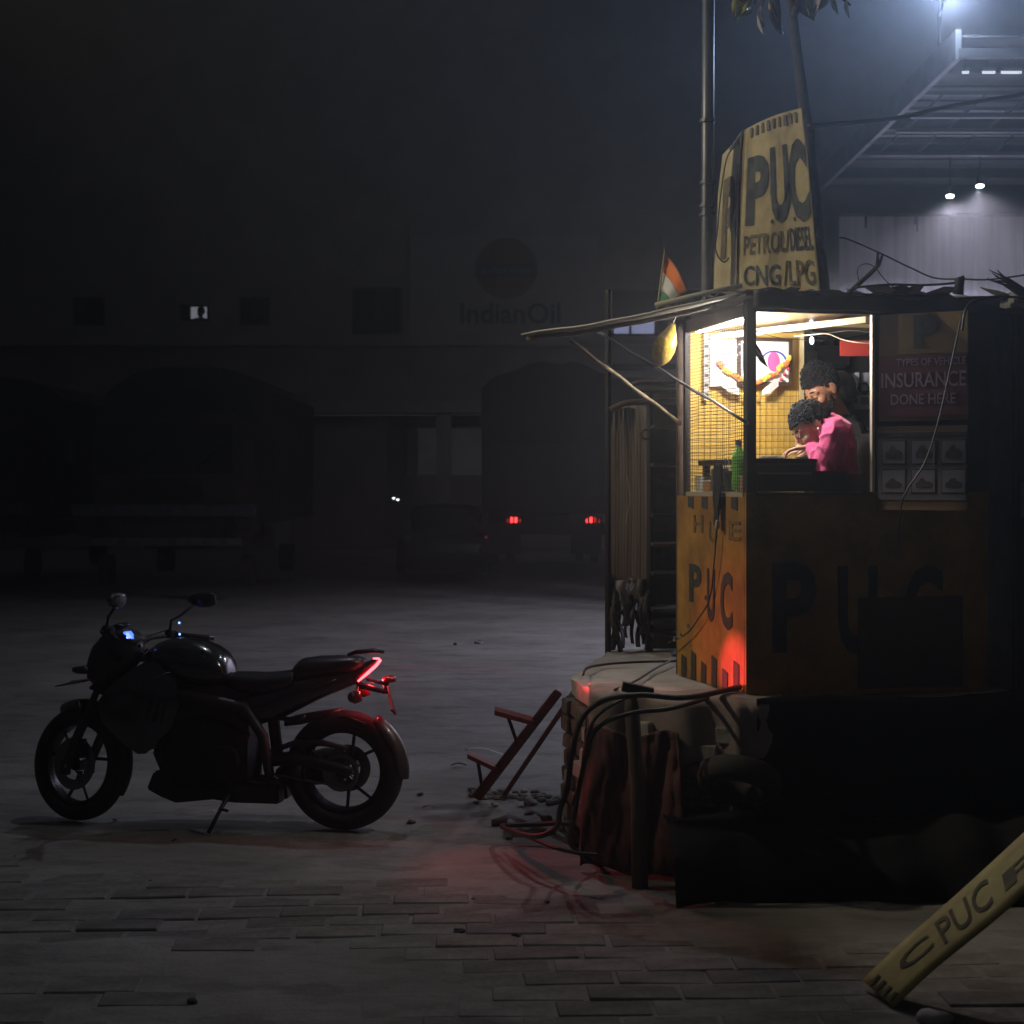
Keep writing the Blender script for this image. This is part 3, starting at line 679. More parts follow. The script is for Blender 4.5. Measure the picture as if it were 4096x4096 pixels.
for i in range(len(pts) * 2 - 1):
    a = pts[i // 2]; b_ = pts[min(i // 2 + i % 2, len(pts) - 1)]; r, z = wl((a[0] + b_[0]) / 2, (a[1] + b_[1]) / 2)
    key = (i // 3) % 2
    if key not in fl_me:
        mb = MB()
        for q in range(26):
            dd = V((random.gauss(0, 1), random.gauss(0, 1), random.gauss(0, 1))).normalized()
            mb.ell(ga.location + dd * .0095, (.0055, .0055, .0055), 5, 4)
        o = mb.build('flower', (M_mo, M_my)[key], ga, True); fl_me[key] = o
    else: o = fl_me[key].copy(); C.objects.link(o)
    o.location = K(r + random.uniform(-.006, .006), dw - .035, z + random.uniform(-.006, .006)) - ga.location; o.rotation_euler = (i, i * 2, i * 3)
M_cot = mat('white tassel cotton', (.70, .68, .66), .9, bump=.5, bs=200)
for (a, b_) in (((2872, 1532), (2948, 1568)), ((3040, 1572), (3104, 1532))):
    ra, zc = wl(*a); rb, zd = wl(*b_); mb = MB()
    for k in range(9):
        o_ = .004 * (k - 4); mb.tube([K(ra, dw - .03, zc + o_ * .6), K((ra + rb) / 2, dw - .035 - .004 * (k % 2), (zc + zd) / 2 + o_ * 1.5 - .004), K(rb, dw - .03, zd + o_)], .0026, 5)
    mb.build('tassel', M_cot, ga)
for (px, py) in ((2960, 1580), (3012, 1578), (3115, 1520), (3128, 1500), (3143, 1478)):
    r, z = wl(px, py); MB().ell(K(r, dw - .035, z), (.010, .010, .010), 8, 6).build('bead', mat('crimson bead', (.4, .02, .04), .4) if px > 3100 else M_my, ga, True)
# --- things inside
M_desk = mat('dark desk laminate', (.02, .018, .018), .35)
dk = thing('desk', 'dark desk across the inside of the kiosk window', 'desk', K(.25, .3, .95))
kbox(MB(), .06, .46, .12, .80, 1.90, 1.925).build('top', M_desk, dk); kbox(MB(), .06, .46, .12, .14, 1.78, 1.899).build('front_board', M_desk, dk)
for a in (.08, .42):
    for b_ in (.15, .76): kbox(MB(), a, a + .03, b_, b_ + .03, .95, 1.899 if b_ > .2 else 1.779).build('leg', M_desk, dk)
bk = thing('shallow_box', 'black low box with a pale slot just inside the window sill', 'box', K(.33, .07, Z0))
kbox(MB(), .06, .525, .035, .10, Z0 + .004, Z0 + .10).build('case', M_blackp, bk, bevel=.004)
kbox(MB(), .07, .34, .0335, .0345, Z0 + .085, Z0 + .095).build('slot', mat('dull brass', (.25, .18, .09), .5, .4), bk)
rb_ = kbox(MB(), .53, .622, .035, .09, Z0 + .004, Z0 + .088).build('brown_box', mat('red brown card', (.09, .035, .02), .7), None, bevel=.003); tag(rb_, 'small red-brown box at the right end of the window ledge', 'box')
def paper(name, px0, px1, py0, py1, Y, lab, h=.02):
    a = P(px0, py1, Y); b_ = P(px1, py0, Y); t = thing(name, lab, 'papers', a)
    for k in range(4):
        MB().grid(lambda u, v: (a.x + (b_.x - a.x) * u, a.y + .16 * v + .01 * k, 1.928 + .003 * k + h * sin(pi * u) * (1 - .3 * v)), 10, 4, .0012).build('sheet', M_paper, t)
paper('open_ledger', 3035, 3150, 1808, 1822, 7.75, 'open white ledger curling on the desk below the yellow wall', .006)
paper('loose_papers', 3185, 3290, 1790, 1820, 7.78, 'white papers on the desk under the face of the man in pink', .004)
bt = thing('green_bottle', 'green plastic drink bottle with blue cap behind the wire mesh', 'bottle', P(2955, 1960, 7.62))
bp = V((P(2955, 1960, 7.62).x, 7.62, 1.775)); bt.location = bp; _off[bt] = bp
M_green = mat('green bottle plastic', (.28, .75, .16), .3, coat=.3)
prf = [(.0, .026), (.006, .033), (.05, .034), (.08, .031), (.11, .034), (.15, .034), (.175, .028), (.205, .014), (.215, .012)]
MB().tube([bp + UP * a for a, r in prf], [r for a, r in prf], 18).build('bottle_body', M_green, bt, True)
MB().tube([bp + UP * .2155, bp + UP * .238], .0145, 12).build('cap', mat('blue cap', (.02, .06, .25), .4), bt)
shf = kbox(MB(), .02, .30, .04, .82, Z0 - .015, Z0 + .002)
t = thing('inner_shelf', 'narrow pale shelf inside the bottom of the mesh side', 'shelf', K(.1, .4, Z0)); shf.build('board', mat('pale shelf', (.4, .34, .24), .6), t)
# pen cup and boxes and a rag on the mesh
cp = thing('pen_cup', 'dark cup of pens on the shelf left of the green bottle', 'cup', K(.06, .36, Z0))
c0 = K(.06, .36, Z0 + .004); MB().tube([c0, c0 + UP * .1], [.026, .03], 14).build('cup', mat('pewter cup', (.12, .12, .13), .35, .7), cp)
for k in range(6):
    a = k * 1.1; MB().tube([c0 + V((.01 * cos(a), .01 * sin(a), .02)), c0 + V((.03 * cos(a), .03 * sin(a), .135 + .012 * (k % 3)))], .003, 6).build('pen', (M_wire, M_paper, M_bp)[k % 3], cp)
for k, (d_, h, cc) in enumerate(((.76, .075, (.55, .52, .45)), (.64, .05, (.5, .25, .06)), (.53, .11, (.10, .10, .10)), (.19, .07, (.55, .33, .30)))):
    p = K(.07, d_, Z0 + .004); t = thing('small_carton', ['white carton at the far end of the mesh shelf', 'orange striped packet beside the white carton', 'tall dark packet left of the pen cup', 'pinkish packet right of the pen cup'][k], 'carton', p, 'packets on the mesh shelf')
    q = kbox(MB(), .04, .11, d_ - .045, d_ + .035, Z0 + .004, Z0 + .004 + h).build('carton_body', mat('carton %d' % k, cc, .6, var=.3, vs=30), t, bevel=.003)
    kbox(MB(), .038, .112, d_ - .046, d_ + .036, Z0 + .0045 + h, Z0 + .008 + h).build('lid', M_paper, t)
rg = thing('black_rag', 'black rag hanging down over the mesh sill beside the cup', 'cloth', K(-.01, .3, Z0))
mb = MB(); mb.grid(lambda u, v: K(-.012 - .016 * sin(u * 9 + v * 3) ** 2 - .01 * v, .36 - .1 * u * (1 - .45 * v) - .03 * v, Z0 + .14 - .30 * v), 10, 14, .003); mb.build('rag_cloth', mat('black cloth', (.012, .013, .018), .85), rg, True)
MB().ell(K(-.035, .28, Z0 - .155), (.012, .012, .025), 8, 6).build('rag_knot', mat('grey knot', (.3, .3, .33), .7), rg, True)
# hanging cloth flag on the corner post inside the window
M_or2 = mat('saffron cloth', (.75, .18, .02), .8); M_wh2 = mat('white cloth', (.55, .55, .55), .8); M_gr2 = mat('green cloth', (.02, .16, .05), .8)
hf = thing('drooping_flag', 'small limp tricolour flag hanging inside beside the corner post', 'flag', K(.07, .02, 2.3))
def hang(u0, u1):
    def f(u, v):
        t = u0 + (u1 - u0) * u
        px = 3008 + 62 * v * (.45 + .55 * t) + 4 * sin(v * 8); py = 1318 + 95 * t * .9 + 60 * v * (1.05 + .3 * (1 - t)) + 6 * t
        return P(px, py, 7.47 + .006 * sin(v * 9 + t * 4))
    return f
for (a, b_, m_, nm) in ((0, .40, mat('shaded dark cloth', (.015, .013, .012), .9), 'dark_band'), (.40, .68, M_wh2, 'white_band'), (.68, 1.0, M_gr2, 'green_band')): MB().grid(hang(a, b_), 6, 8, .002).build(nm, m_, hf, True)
MB().tube([P(3006, 1290, 7.46), P(3004, 1480, 7.46)], .004, 6).build('stick', M_wood, hf)
# wires drooping across the ceiling of the window
def wire(name, lab, pts, r=.003, m=M_wire, grp=None, cat='cable', seg=6, n=24):
    p = [V(q) for q in pts]; out = []
    for i in range(n + 1):              # Catmull-Rom
        t = i / n * (len(p) - 1); k = min(int(t), len(p) - 2); f = t - k
        a, b_, c, d_ = p[max(k - 1, 0)], p[k], p[k + 1], p[min(k + 2, len(p) - 1)]
        out.append(.5 * ((2 * b_) + (c - a) * f + (2 * a - 5 * b_ + 4 * c - d_) * f * f + (3 * b_ - a - 3 * c + d_) * f ** 3))
    o = MB().tube(out, r, seg).build(name, m, None, True); tag(o, lab, cat, grp); return o
wire('ceiling_wire', 'dark wire sagging under the kiosk ceiling from the corner post', [P(3005, 1318, 7.5), P(3080, 1330, 7.7), P(3200, 1328, 7.8), P(3310, 1332, 7.75), P(3400, 1322, 7.65), P(3490, 1332, 7.56)], .0025)
wire('ceiling_wire', 'pale wire looping under the kiosk ceiling to the right window edge', [P(3180, 1345, 7.9), P(3260, 1338, 7.8), P(3310, 1335, 7.75), P(3370, 1358, 7.7), P(3430, 1370, 7.6), P(3482, 1374, 7.56)], .003, mat('pale wire', (.6, .5, .35), .5))
wire('ceiling_wire', 'thin dark wire crossing low under the ceiling above the framed print', [P(3010, 1322, 7.5), P(3060, 1336, 7.8), P(3120, 1352, 8.0), P(3200, 1358, 8.1), P(3300, 1362, 8.1)], .002)
# annex furniture: shelf with boxes, red folder, round-handled case
sf = thing('wall_shelf', 'dark shelf unit on the grey wall behind the two men', 'shelf', K(.8, 1.6, .95))
for z in (2.30, 2.02): kbox(MB(), .66, 1.2, 1.5, 1.73, z, z + .03).build('shelf_board', M_desk, sf)
for r in (.66, 1.02, 1.19): kbox(MB(), r, r + .02, 1.5, 1.73, .951, 2.29 if r != 1.02 else 2.29).build('upright', M_desk, sf)
def onshelf(name, cat, lab, px0, px1, py0, py1, Y, dep, m, bev=.003):
    a = P(px0, py1, Y); b_ = P(px1, py0, Y); t = MB().box(((a.x + b_.x) / 2, Y + dep / 2, (a.z + b_.z) / 2), (b_.x - a.x, dep, b_.z - a.z)).build(name, m, None, bevel=bev); tag(t, lab, cat); return t
onshelf('grey_carton', 'box', 'plain grey carton on the top shelf right of the yellow wall', 3200, 3272, 1405, 1462, 8.95, .12, mat('grey card', (.14, .15, .16), .8))
onshelf('dark_carton', 'box', 'wide dark brown carton beside the grey carton', 3276, 3400, 1380, 1462, 9.0, .14, mat('brown black card', (.06, .055, .055), .8))
o = onshelf('red_folder', 'folder', 'bright red board hanging at the upper right of the window', 3360, 3478, 1362, 1424, 8.2, .01, mat('red card', (.42, .035, .02), .7))
for q, (a, b_, c, d_, lab) in enumerate(((3420, 3438, 1490, 1545, 'pale file left of a dark gap on the shelf'), (3460, 3485, 1490, 1560, 'pale file at the far right of the shelf'), (3430, 3480, 1580, 1635, 'pale appliance with a dark square opening under the shelf'))):
    o = onshelf('pale_file' if q < 2 else 'small_appliance', 'file' if q < 2 else 'appliance', lab, a, b_, c, d_, 8.75, .1, mat('pale plastic', (.50, .50, .58), .6))
    if q == 2: pa = P(3442, 1610, 8.747); MB().box(pa + V((.022, 0, .01)), (.045, .004, .04)).build('opening', M_blackp, o)
pc = P(3450, 1552, 8.6); t = MB().torus(pc, .03, .006, .006, (0, 1, 0), 24, 8).build('key_ring', M_black, None, True); tag(t, 'black ring hanging from the shelf beside the pale files', 'ring')
hp = P(3360, 1560, 8.75); t = thing('helmet', 'glossy black rounded helmet on the shelf behind the bearded man', 'helmet', hp - UP * .1)
MB().ell(hp, (.10, .12, .11), 24, 16).build('shell', M_black, t, True)
MB().torus(hp - UP * .06, .095, .01, .012, (0, 0, 1), 28, 6).build('rim', M_blackp, t, True)
ch = thing('office_chair', 'black high-backed chair behind the man in pink', 'chair', K(.9, .45, .95))
kbox(MB(), .84, .89, .16, .60, 1.62, 2.06).build('backrest', mat('black mesh fabric', (.008, .008, .009), .9, spec=.2), ch, bevel=.015)
kbox(MB(), .50, .84, .16, .60, 1.36, 1.42).build('seat', M_blackp, ch, bevel=.015)
MB().tube([K(.68, .38, 1.36), K(.68, .38, 1.0)], .02, 10).build('column', M_chrome, ch)
MB().tube([K(.85, .14, 1.75), K(.80, .12, 1.80), K(.70, .12, 1.74), K(.62, .12, 1.56)], .012, 8).build('armrest', M_blackp, ch, True)
for k in range(5):
    a = 2 * pi * k / 5; MB().tube([K(.68, .38, 1.0), K(.68 + .17 * cos(a), .38 + .17 * sin(a), .965)], .013, 6).build('foot', M_blackp, ch)

# --- sign boards to the right of the window
bd = thing('insurance_board', 'dim yellow and maroon board advertising vehicle insurance right of the window', 'sign', K(.65, 0, 2.1))
BL = K(.66, -.02, 0); BV = V((2.088 - BL.x, 7.33 - BL.y, 0)); BN = V((-BV.y, BV.x, 0)).normalized() * -1
if BN.y > 0: BN = -BN
def brd(u0, u1, z0, z1, t, m, name, parent, off=0.):
    q = [BL + BV * u0 + UP * z0 + BN * off, BL + BV * u1 + UP * z0 + BN * off, BL + BV * u1 + UP * z1 + BN * off, BL + BV * u0 + UP * z1 + BN * off]
    return MB().slab(q, BN, t).build(name, m, parent)
M_maroon = mat('maroon print', (.08, .013, .02), .7, var=.25, vs=8); M_lilac = mat('faded lilac letters', (.30, .22, .29), .7, var=.35, vs=25)
brd(0, 1, 2.10, 2.60, -.012, M_frame, 'backing', bd)
brd(.22, 1, 2.41, 2.60, .003, mat('faded yellow print', (.16, .105, .035), .7, var=.3, vs=6), 'yellow_field', bd, .001)
brd(.0, 1, 2.12, 2.405, .003, M_maroon, 'maroon_field', bd, .001)
bt_ = lambda u0, u1, z0, z1: (lambda u, v, w_: BL + BV * (u0 + (u1 - u0) * u) + UP * (z0 + (z1 - z0) * v) + BN * (.0045 + w_))
text('P', bt_(.40, .66, 2.435, 2.59), M_letter, bd, bold=.05)
text('TYPES OF VEHICLE', bt_(.20, .985, 2.355, 2.39), M_lilac, bd, bold=.01)
text('INSURANCE', bt_(.03, .985, 2.255, 2.325), M_lilac, bd, bold=.01); text('DONE HERE', bt_(.14, .87, 2.175, 2.225), M_lilac, bd, bold=.01)
pb_ = thing('vehicle_poster', 'grey poster with six framed pictures of vehicles under the insurance board', 'poster', K(.65, 0, 1.8))
brd(-.03, 1.0, 1.685, 2.075, -.012, M_frame, 'backing', pb_)
brd(-.01, .985, 1.73, 2.05, .003, mat('grey poster', (.12, .12, .15), .7, var=.2, vs=4), 'sheet', pb_, .001)
brd(-.01, .985, 2.025, 2.045, .002, M_letter, 'heading_strip', pb_, .0045)
M_pic = mat('grey picture ground', (.13, .13, .165), .7); M_sil = mat('printed vehicle', (.04, .035, .045), .7, var=.5, vs=30)
brd(-.03, 1.0, 1.683, 1.70, .012, mat('brown sill strip', (.16, .10, .05), .5), 'bottom_strip', pb_, .001)
for i in range(3):
    for j in range(2):
        u0 = .03 + i * .34; z0 = 1.895 - j * .135
        f = brd(u0, u0 + .285, z0, z0 + .115, .0015, M_letter, 'picture_frame', pb_, .0045)
        brd(u0 + .012, u0 + .27, z0 + .006, z0 + .109, .0015, M_pic, 'picture', pb_, .0062)
        pts = [(.0, .2), (.08, .12), (.25, .1), (.45, .08), (.75, .1), (.95, .15), (1, .45), (.85, .62), (.62, .68), (.5, .95), (.3, .9), (.15, .6), (.02, .5)]
        o_ = BL + BV * (u0 + .05) + UP * (z0 + .02) + BN * .0078
        MB().prism([(a + .03 * sin(i * 9 + j * 5 + a * 7), b_ * (1 - .25 * j)) for a, b_ in pts], o_, BV * .19, UP * .075, BN, .001).build('printed_vehicle', M_sil, pb_)
wire('loose_cable', 'thin black cable hanging diagonally across the vehicle poster', [P(3850, 1250, 7.2), P(3800, 1480, 7.25), P(3755, 1680, 7.25), P(3700, 1850, 7.28), P(3610, 2000, 7.3), P(3590, 2200, 7.4)], .004)

# --- roof, awning and the clutter on it
M_tin = mat('rusty tin sheet', (.16, .14, .12), .6, .3, var=.5, vs=7, bump=.2)
M_tarp2 = mat('black tarpaulin', (.018, .018, .02), .6, bump=.5, bs=8)
M_scrap = mat('dusty plastic scraps', (.34, .33, .27), .7, var=.4, vs=12)
rf = thing('kiosk_roof', 'ragged flat kiosk roof of tin and tarpaulin with a long thin awning to the left', 'roof', K(.5, .5, 2.7))
kbox(MB(), -.05, KW + .12, -.12, KDp + .1, 2.662, 2.672).build('roof_deck', M_tin, rf)
mb = MB(); mb.grid(lambda u, v: K(-.03 + (KW + .2) * u, -.16 - .03 * sin(u * 23), 2.60 + .08 * v + .012 * noise.noise(V((u * 9, v * 3, 1))) + (.015 * sin(u * 31) if v > .9 else 0)), 44, 4, .008); mb.build('tarpaulin_edge', M_tarp2, rf, True)
mb = MB(); mb.grid(lambda u, v: K(-.06 + (KW + .25) * u, -.15 + 1.2 * v, 2.685 + .012 * noise.noise(V((u * 8, v * 8, 5))) + .007 * noise.noise(V((u * 25, v * 20, 2)))), 60, 40, .006); mb.build('tarpaulin', M_tarp2, rf, True)
random.seed(12)
for k in range(24):                    # tile and plastic scraps weighing the tarpaulin down
    r = random.uniform(.15, KW + .15) if k > 3 else random.uniform(.0, .3); d_ = random.uniform(-.15, .25)
    c = K(r, d_, 2.705); a = random.uniform(-.5, .5); l = random.uniform(.05, .11); h = random.uniform(.015, .035)
    rot = Matrix.Rotation(a, 3, 'Z') @ Matrix.Rotation(random.uniform(-.4, .4), 3, 'Y') @ Matrix.Rotation(random.uniform(-.6, .3), 3, 'X')
    pp = [(-.5, 0), (-.2, -.4), (.3, -.3), (.5, .1), (.25, .5), (-.1, .35)]
    MB().prism([(x * l * 2, y * h * 2) for x, y in pp], c, rot @ V((1, 0, 0)), rot @ V((0, .5, .85)), rot @ V((0, -.85, .5)), .006).build('scrap', (M_scrap, M_tarp2, M_tin)[(0, 1, 2, 1)[k % 4]], rf)
aw = [P(2085, 1341, 7.95), P(2985, 1168, 7.33), K(.0, .9, 2.70), P(2150, 1338, 8.25)]
def awn(u, v):
    a = aw[0].lerp(aw[1], u); b_ = aw[3].lerp(aw[2], u); p = a.lerp(b_, v)
    p.z += .004 * sin(v * 46) * u - .03 * sin(pi * u) * .6 + .008 * noise.noise(V((u * 5, v * 3, 0))); return p
MB().grid(awn, 30, 64, .003).build('awning_sheet', M_tin, rf, True)
MB().tube([awn(i / 12, 0) + UP * .004 for i in range(13)], [.003, .005] + [.007] * 11, 6).build('awning_edge', mat('lit awning edge', (.42, .41, .36), .5, .2), rf, True)  # paler strip paints in the light caught by the sheet's edge
MB().tube([awn(i / 8 * .97, .35) - UP * .02 for i in range(9)], .013, 6).build('batten', M_wood, rf, True)
MB().tube([awn(.62, .02) + UP * .035, awn(.8, .02) + UP * .04, awn(.99, .03) + UP * .03], .012, 6).build('batten', mat('pale bamboo', (.32, .30, .22), .7), rf, True)
for (a, b_, c, h) in ((.74, .82, .02, .03), (.82, .9, .02, .025), (.66, .72, .04, .02)):
    MB().grid(lambda u, v: awn(a + (b_ - a) * u, c + .05 * v) + UP * (h + .01 * sin(u * 7)), 6, 3, .003).build('scrap', M_scrap, rf)
M_bamboo = mat('bamboo', (.30, .25, .15), .6, var=.5, vs=20)
def stick(name, lab, a, b_, r, m, cat='pole'):
    a = V(a); b_ = V(b_); n = 9; o = MB().tube([a.lerp(b_, i / n) + UP * (.004 * sin(i * 2)) for i in range(n + 1)], [r * (1.25 if i % 3 == 0 else 1) for i in range(n + 1)], 7).build(name, m, None, True); return tag(o, lab, cat)
stick('awning_strut', 'speckled yellowish bamboo strut propping the outer awning', P(2282, 1362, 8.0), P(2724, 1694, 8.28), .009, M_bamboo)
stick('awning_strut', 'thin grey rod running from the awning to the kiosk corner post', P(2395, 1330, 8.3), P(2990, 1690, 7.38), .007, mat('grey rod', (.16, .16, .17), .4, .6))
# tricolour flag on the awning
fg = thing('tricolour_flag', 'small saffron white and green flag on a stick above the awning', 'flag', P(2628, 1235, 8.0))
MB().tube([P(2628, 1240, 8.0), P(2661, 998, 8.0)], .0055, 8).build('stick', mat('pale stick', (.4, .32, .2), .6), fg)
def flagp(a, b_):     # band between two lines at the stick; flag droops to the lower right
    def f(u, v):
        t = a + (b_ - a) * v
        x0, y0 = 2664 - 34 * t, 1015 + 215 * t
        x1, y1 = 2752 - 95 * t, 1162 + 60 * t
        x = x0 + (x1 - x0) * u; y = y0 + (y1 - y0) * u - 12 * sin(pi * u) * (1 - t)
        return P(x, y, 8.0 - .13 * u + .018 * sin(u * 6 + t * 2))
    return f
for a, b_, m_, nm in ((0, .34, M_or2, 'saffron_band'), (.34, .67, M_wh2, 'white_band'), (.67, 1, M_gr2, 'green_band')): MB().grid(flagp(a, b_), 14, 5, .0015).build(nm, m_, fg, True)
# yellow plastic bag under the awning
bgm = mat('clear yellow plastic', (.62, .42, .05), .25, coat=.5, var=.45, vs=14, bump=.8, bs=30, col2=(.28, .2, .06))
bg_ = thing('plastic_bag', 'crumpled yellow plastic bag hanging under the awning', 'bag', P(2650, 1400, 7.9))
prb = [(2692, 1290, 9), (2682, 1325, 20), (2668, 1360, 38), (2652, 1395, 48), (2640, 1425, 42), (2628, 1450, 24), (2620, 1466, 3)]
mb = MB().tube([P(a, b_, 7.9) for a, b_, r in prb], [r / F * 7.9 for a, b_, r in prb], 16); mb.jit(.014, 16); mb.build('bag_skin', bgm, bg_, True)
MB().tube([P(2692, 1292, 7.9), P(2706, 1262, 7.9), P(2716, 1215, 7.9)], .003, 5).build('string', M_wire, bg_)
# branches and cables on the roof
M_bark = mat('dark bark', (.05, .04, .035), .85, bump=.6, bs=60)
bq = thing('broken_branch', 'forked broken branch sticking up from the roof before the white wall', 'branch', P(3400, 1175, 7.5))
MB().tube([P(3390, 1178, 7.5), P(3440, 1130, 7.52), P(3490, 1085, 7.5), P(3515, 1060, 7.5)], [.013, .012, .011, .009], 7).build('limb', M_bark, bq, True)
MB().tube([P(3508, 1068, 7.5), P(3512, 1010, 7.5)], [.009, .006], 6).build('twig', M_bark, bq); MB().tube([P(3515, 1062, 7.5), P(3530, 1020, 7.5)], [.009, .006], 6).build('twig', M_bark, bq)
wire('roof_wire', 'thin wire running from the wall edge down along the roof to the right', [P(3358, 950, 7.6), P(3395, 958, 7.6), P(3515, 1010, 7.55), P(3640, 1070, 7.5), P(3740, 1112, 7.5), P(3850, 1116, 7.4), P(3960, 1118, 7.4), P(4130, 1095, 7.3)], .004, n=40)
wire('roof_wire', 'fine wire loop standing on the roof behind the forked branch', [P(3440, 1150, 7.6), P(3430, 1080, 7.6), P(3460, 1055, 7.6), P(3500, 1070, 7.6), P(3540, 1120, 7.6), P(3590, 1160, 7.6)], .0025)
wire('roof_wire', 'thick dark wire bowing along the roof top', [P(3420, 1150, 7.45), P(3560, 1138, 7.45), P(3700, 1140, 7.45), P(3830, 1130, 7.45), P(3850, 1110, 7.45)], .006)
kn = thing('rag_bundle', 'dark knotted rag sticking up from the roof edge', 'rag', P(3845, 1170, 7.4))
MB().tube([P(3830, 1175, 7.4), P(3842, 1140, 7.4), P(3835, 1118, 7.4), P(3855, 1104, 7.4)], [.03, .022, .028, .006], 8).jit(.01, 30).build('knot', M_tarp2, kn, True)
br_ = thing('twig_broom', 'bundle of dark dry twigs lying on the roof at the right edge', 'twigs', P(4050, 1150, 7.3))
random.seed(5)
for k in range(12):
    a = P(4110 + random.uniform(-10, 20), 1180 + random.uniform(-20, 20), 7.3); b_ = P(3960 + random.uniform(-12, 45), 1085 + random.uniform(-8, 38), 7.3 + random.uniform(-.05, .05))
    MB().tube([a, a.lerp(b_, .5) + UP * random.uniform(-.01, .02), b_], [.008, .006, .002], 5).build('twig', M_bark, br_)
wire('sagging_cable', 'thick black cable sagging from the banner top across the canopy to the right', [P(3235, 505, 9.0), P(3420, 490, 9.2), P(3600, 470, 9.4), P(3800, 425, 9.6), P(4130, 372, 10.0)], .014)
wire('roof_cable', 'black cable bending over the roof edge down beside the insurance board', [P(4110, 1195, 7.2), P(4000, 1185, 7.2), P(3900, 1200, 7.2), P(3862, 1240, 7.15), P(3850, 1320, 7.2)], .006)
# right end: dark side shed
shd = thing('side_shed', 'dark tin shed against the right side of the kiosk', 'shed', (3.0, 7.9, 0))
MB().box((2.88, 8.2, 1.4), (.95, 1.0, 2.55)).build('shed_body', M_dark, shd)
MB().grid(lambda u, v: V((2.36 + 1.1 * u, 7.64 + .9 * v, 2.70 + .03 * noise.noise(V((u * 6, v * 5, 0))))), 16, 8, .01).build('shed_roof', M_tin, shd)
MB().box((2.405, 7.6, 1.37), (.02, .02, 2.5)).build('shed_post', M_post, shd)
MB().box(P(4085, 2000, 7.6), (.02, .02, .165)).build('green_strip', mat('green strip', (.10, .14, .05), .6), shd)
tl_ = MB().grid(lambda u, v: P(4000 + 110 * u, 1170 + 60 * v + 5 * sin(u * 8), 7.35 + .02 * sin(u * 5 + v * 3)), 8, 4, .004).build('roof_scrap', M_scrap, None); tag(tl_, 'pale plastic sheet scrap on the shed roof under the twigs', 'plastic sheet')

# ================================================================== TREE AND BANNER
TB = mat('tree bark', (.055, .045, .035), .9, bump=.8, bs=50, var=.4, vs=14)
tr = thing('tree', 'slim dark tree behind the kiosk with large leaves at the top of the picture', 'tree', (1.72, 9.0, 0))
tp = [V((1.74, 9.0, 0)), V((1.80, 9.0, 1.5)), V((1.77, 9.1, 2.8)), P(3262, 900, 9.15), P(3228, 520, 9.1), P(3195, 250, 9.0), P(3172, 60, 9.0), P(3140, -200, 9.0), P(3100, -500, 9.0)]
MB().tube(tp, [.07, .06, .05, .045, .036, .03, .026, .022, .015], 12).jit(.006, 9).build('trunk', TB, tr, True)
br = MB().tube([tp[7], P(3060, -120, 8.6), P(2990, -60, 8.4), P(2960, 0, 8.3)], [.03, .02, .014, .006], 8).build('branch', TB, tr, True)
MB().tube([tp[6], P(3240, -60, 8.8), P(3330, -40, 8.7), P(3400, 20, 8.6)], [.025, .018, .012, .006], 8).build('branch', TB, tr, True)
MB().tube([P(3060, -120, 8.6), P(3050, 0, 8.5), P(3040, 70, 8.45), P(3055, 110, 8.4)], [.01, .008, .006, .003], 6).build('branch', TB, tr, True)
M_leaf = mat('broad leaf', (.30, .31, .10), .4, var=.4, vs=12, col2=(.16, .18, .05)); M_leafd = mat('dry leaf', (.26, .18, .13), .55, var=.4, vs=12)
def leaf(a, b_, wid, curl, m, tw=0.):
    a = V(a); b_ = V(b_); d_ = b_ - a; l = d_.length; d_.normalize()
    s_ = d_.cross(V((0, 1, 0))).normalized(); s_ = Matrix.Rotation(tw, 3, d_) @ s_; n__ = d_.cross(s_)
    def f(u, v):
        w_ = wid * (sin(pi * min(1, u * .97 + .015)) ** .75) * (1.1 - .3 * u)
        return a + d_ * l * u + s_ * w_ * (v - .5) + n__ * (curl * sin(pi * u) + abs(v - .5) * wid * .5)
    return MB().grid(f, 9, 4, .0015).build('leaf', m, tr, True)
lf = [((3000, -30), (2948, 90), 75, M_leaf, .2), ((3050, -40), (2965, 35), 60, M_leaf, .5), ((2990, 40), (2940, 78), 60, M_leaf, -.3), ((3045, 30), (3062, 105), 32, M_leafd, 1.0), ((3035, 60), (3058, 138), 16, M_leafd, 1.2),
      ((3090, -10), (3135, 138), 48, M_leafd, .9), ((3100, -20), (3128, 100), 36, M_leafd, .4), ((3240, -60), (3262, 88), 110, M_leafd, .3), ((3280, -20), (3235, 70), 90, M_leaf, -.4), ((3300, -30), (3240, 60), 60, M_leafd, .6),
      ((3335, -10), (3356, 58), 22, M_leaf, .8), ((3388, 0), (3400, 72), 18, M_leafd, .9), ((3060, -60), (3020, 20), 50, M_leaf, .1), ((3180, -60), (3190, 30), 40, M_leafd, .7), ((3360, -50), (3330, 20), 50, M_leaf, .3)]
random.seed(9)
for (a, b_, w_, m_, tw) in lf: leaf(P(*a, 8.45), P(*b_, 8.35), w_ / F * 8.4 * 1.15, .012, m_, tw * .6 + .42)
for k in range(110):                   # the rest of the crown above the frame
    c = tp[7] + V((random.gauss(0, .55), random.gauss(0, .5), random.uniform(.15, 1.8))); e_ = c + V((random.gauss(0, .09), random.gauss(0, .05), -random.uniform(.08, .18)))
    leaf(c, e_, .09, .01, M_leaf if k % 3 else M_leafd, random.uniform(-1, 1))
M_ban = mat('yellow cloth banner', (.42, .36, .19), .85, var=.3, vs=4, bump=.5, bs=9, col2=(.28, .23, .12))
bn = thing('banner', 'yellow cloth banner reading PUC PETROL DIESEL CNG LPG wrapped between pole and tree', 'banner', (1.4, 8.8, 2.8))
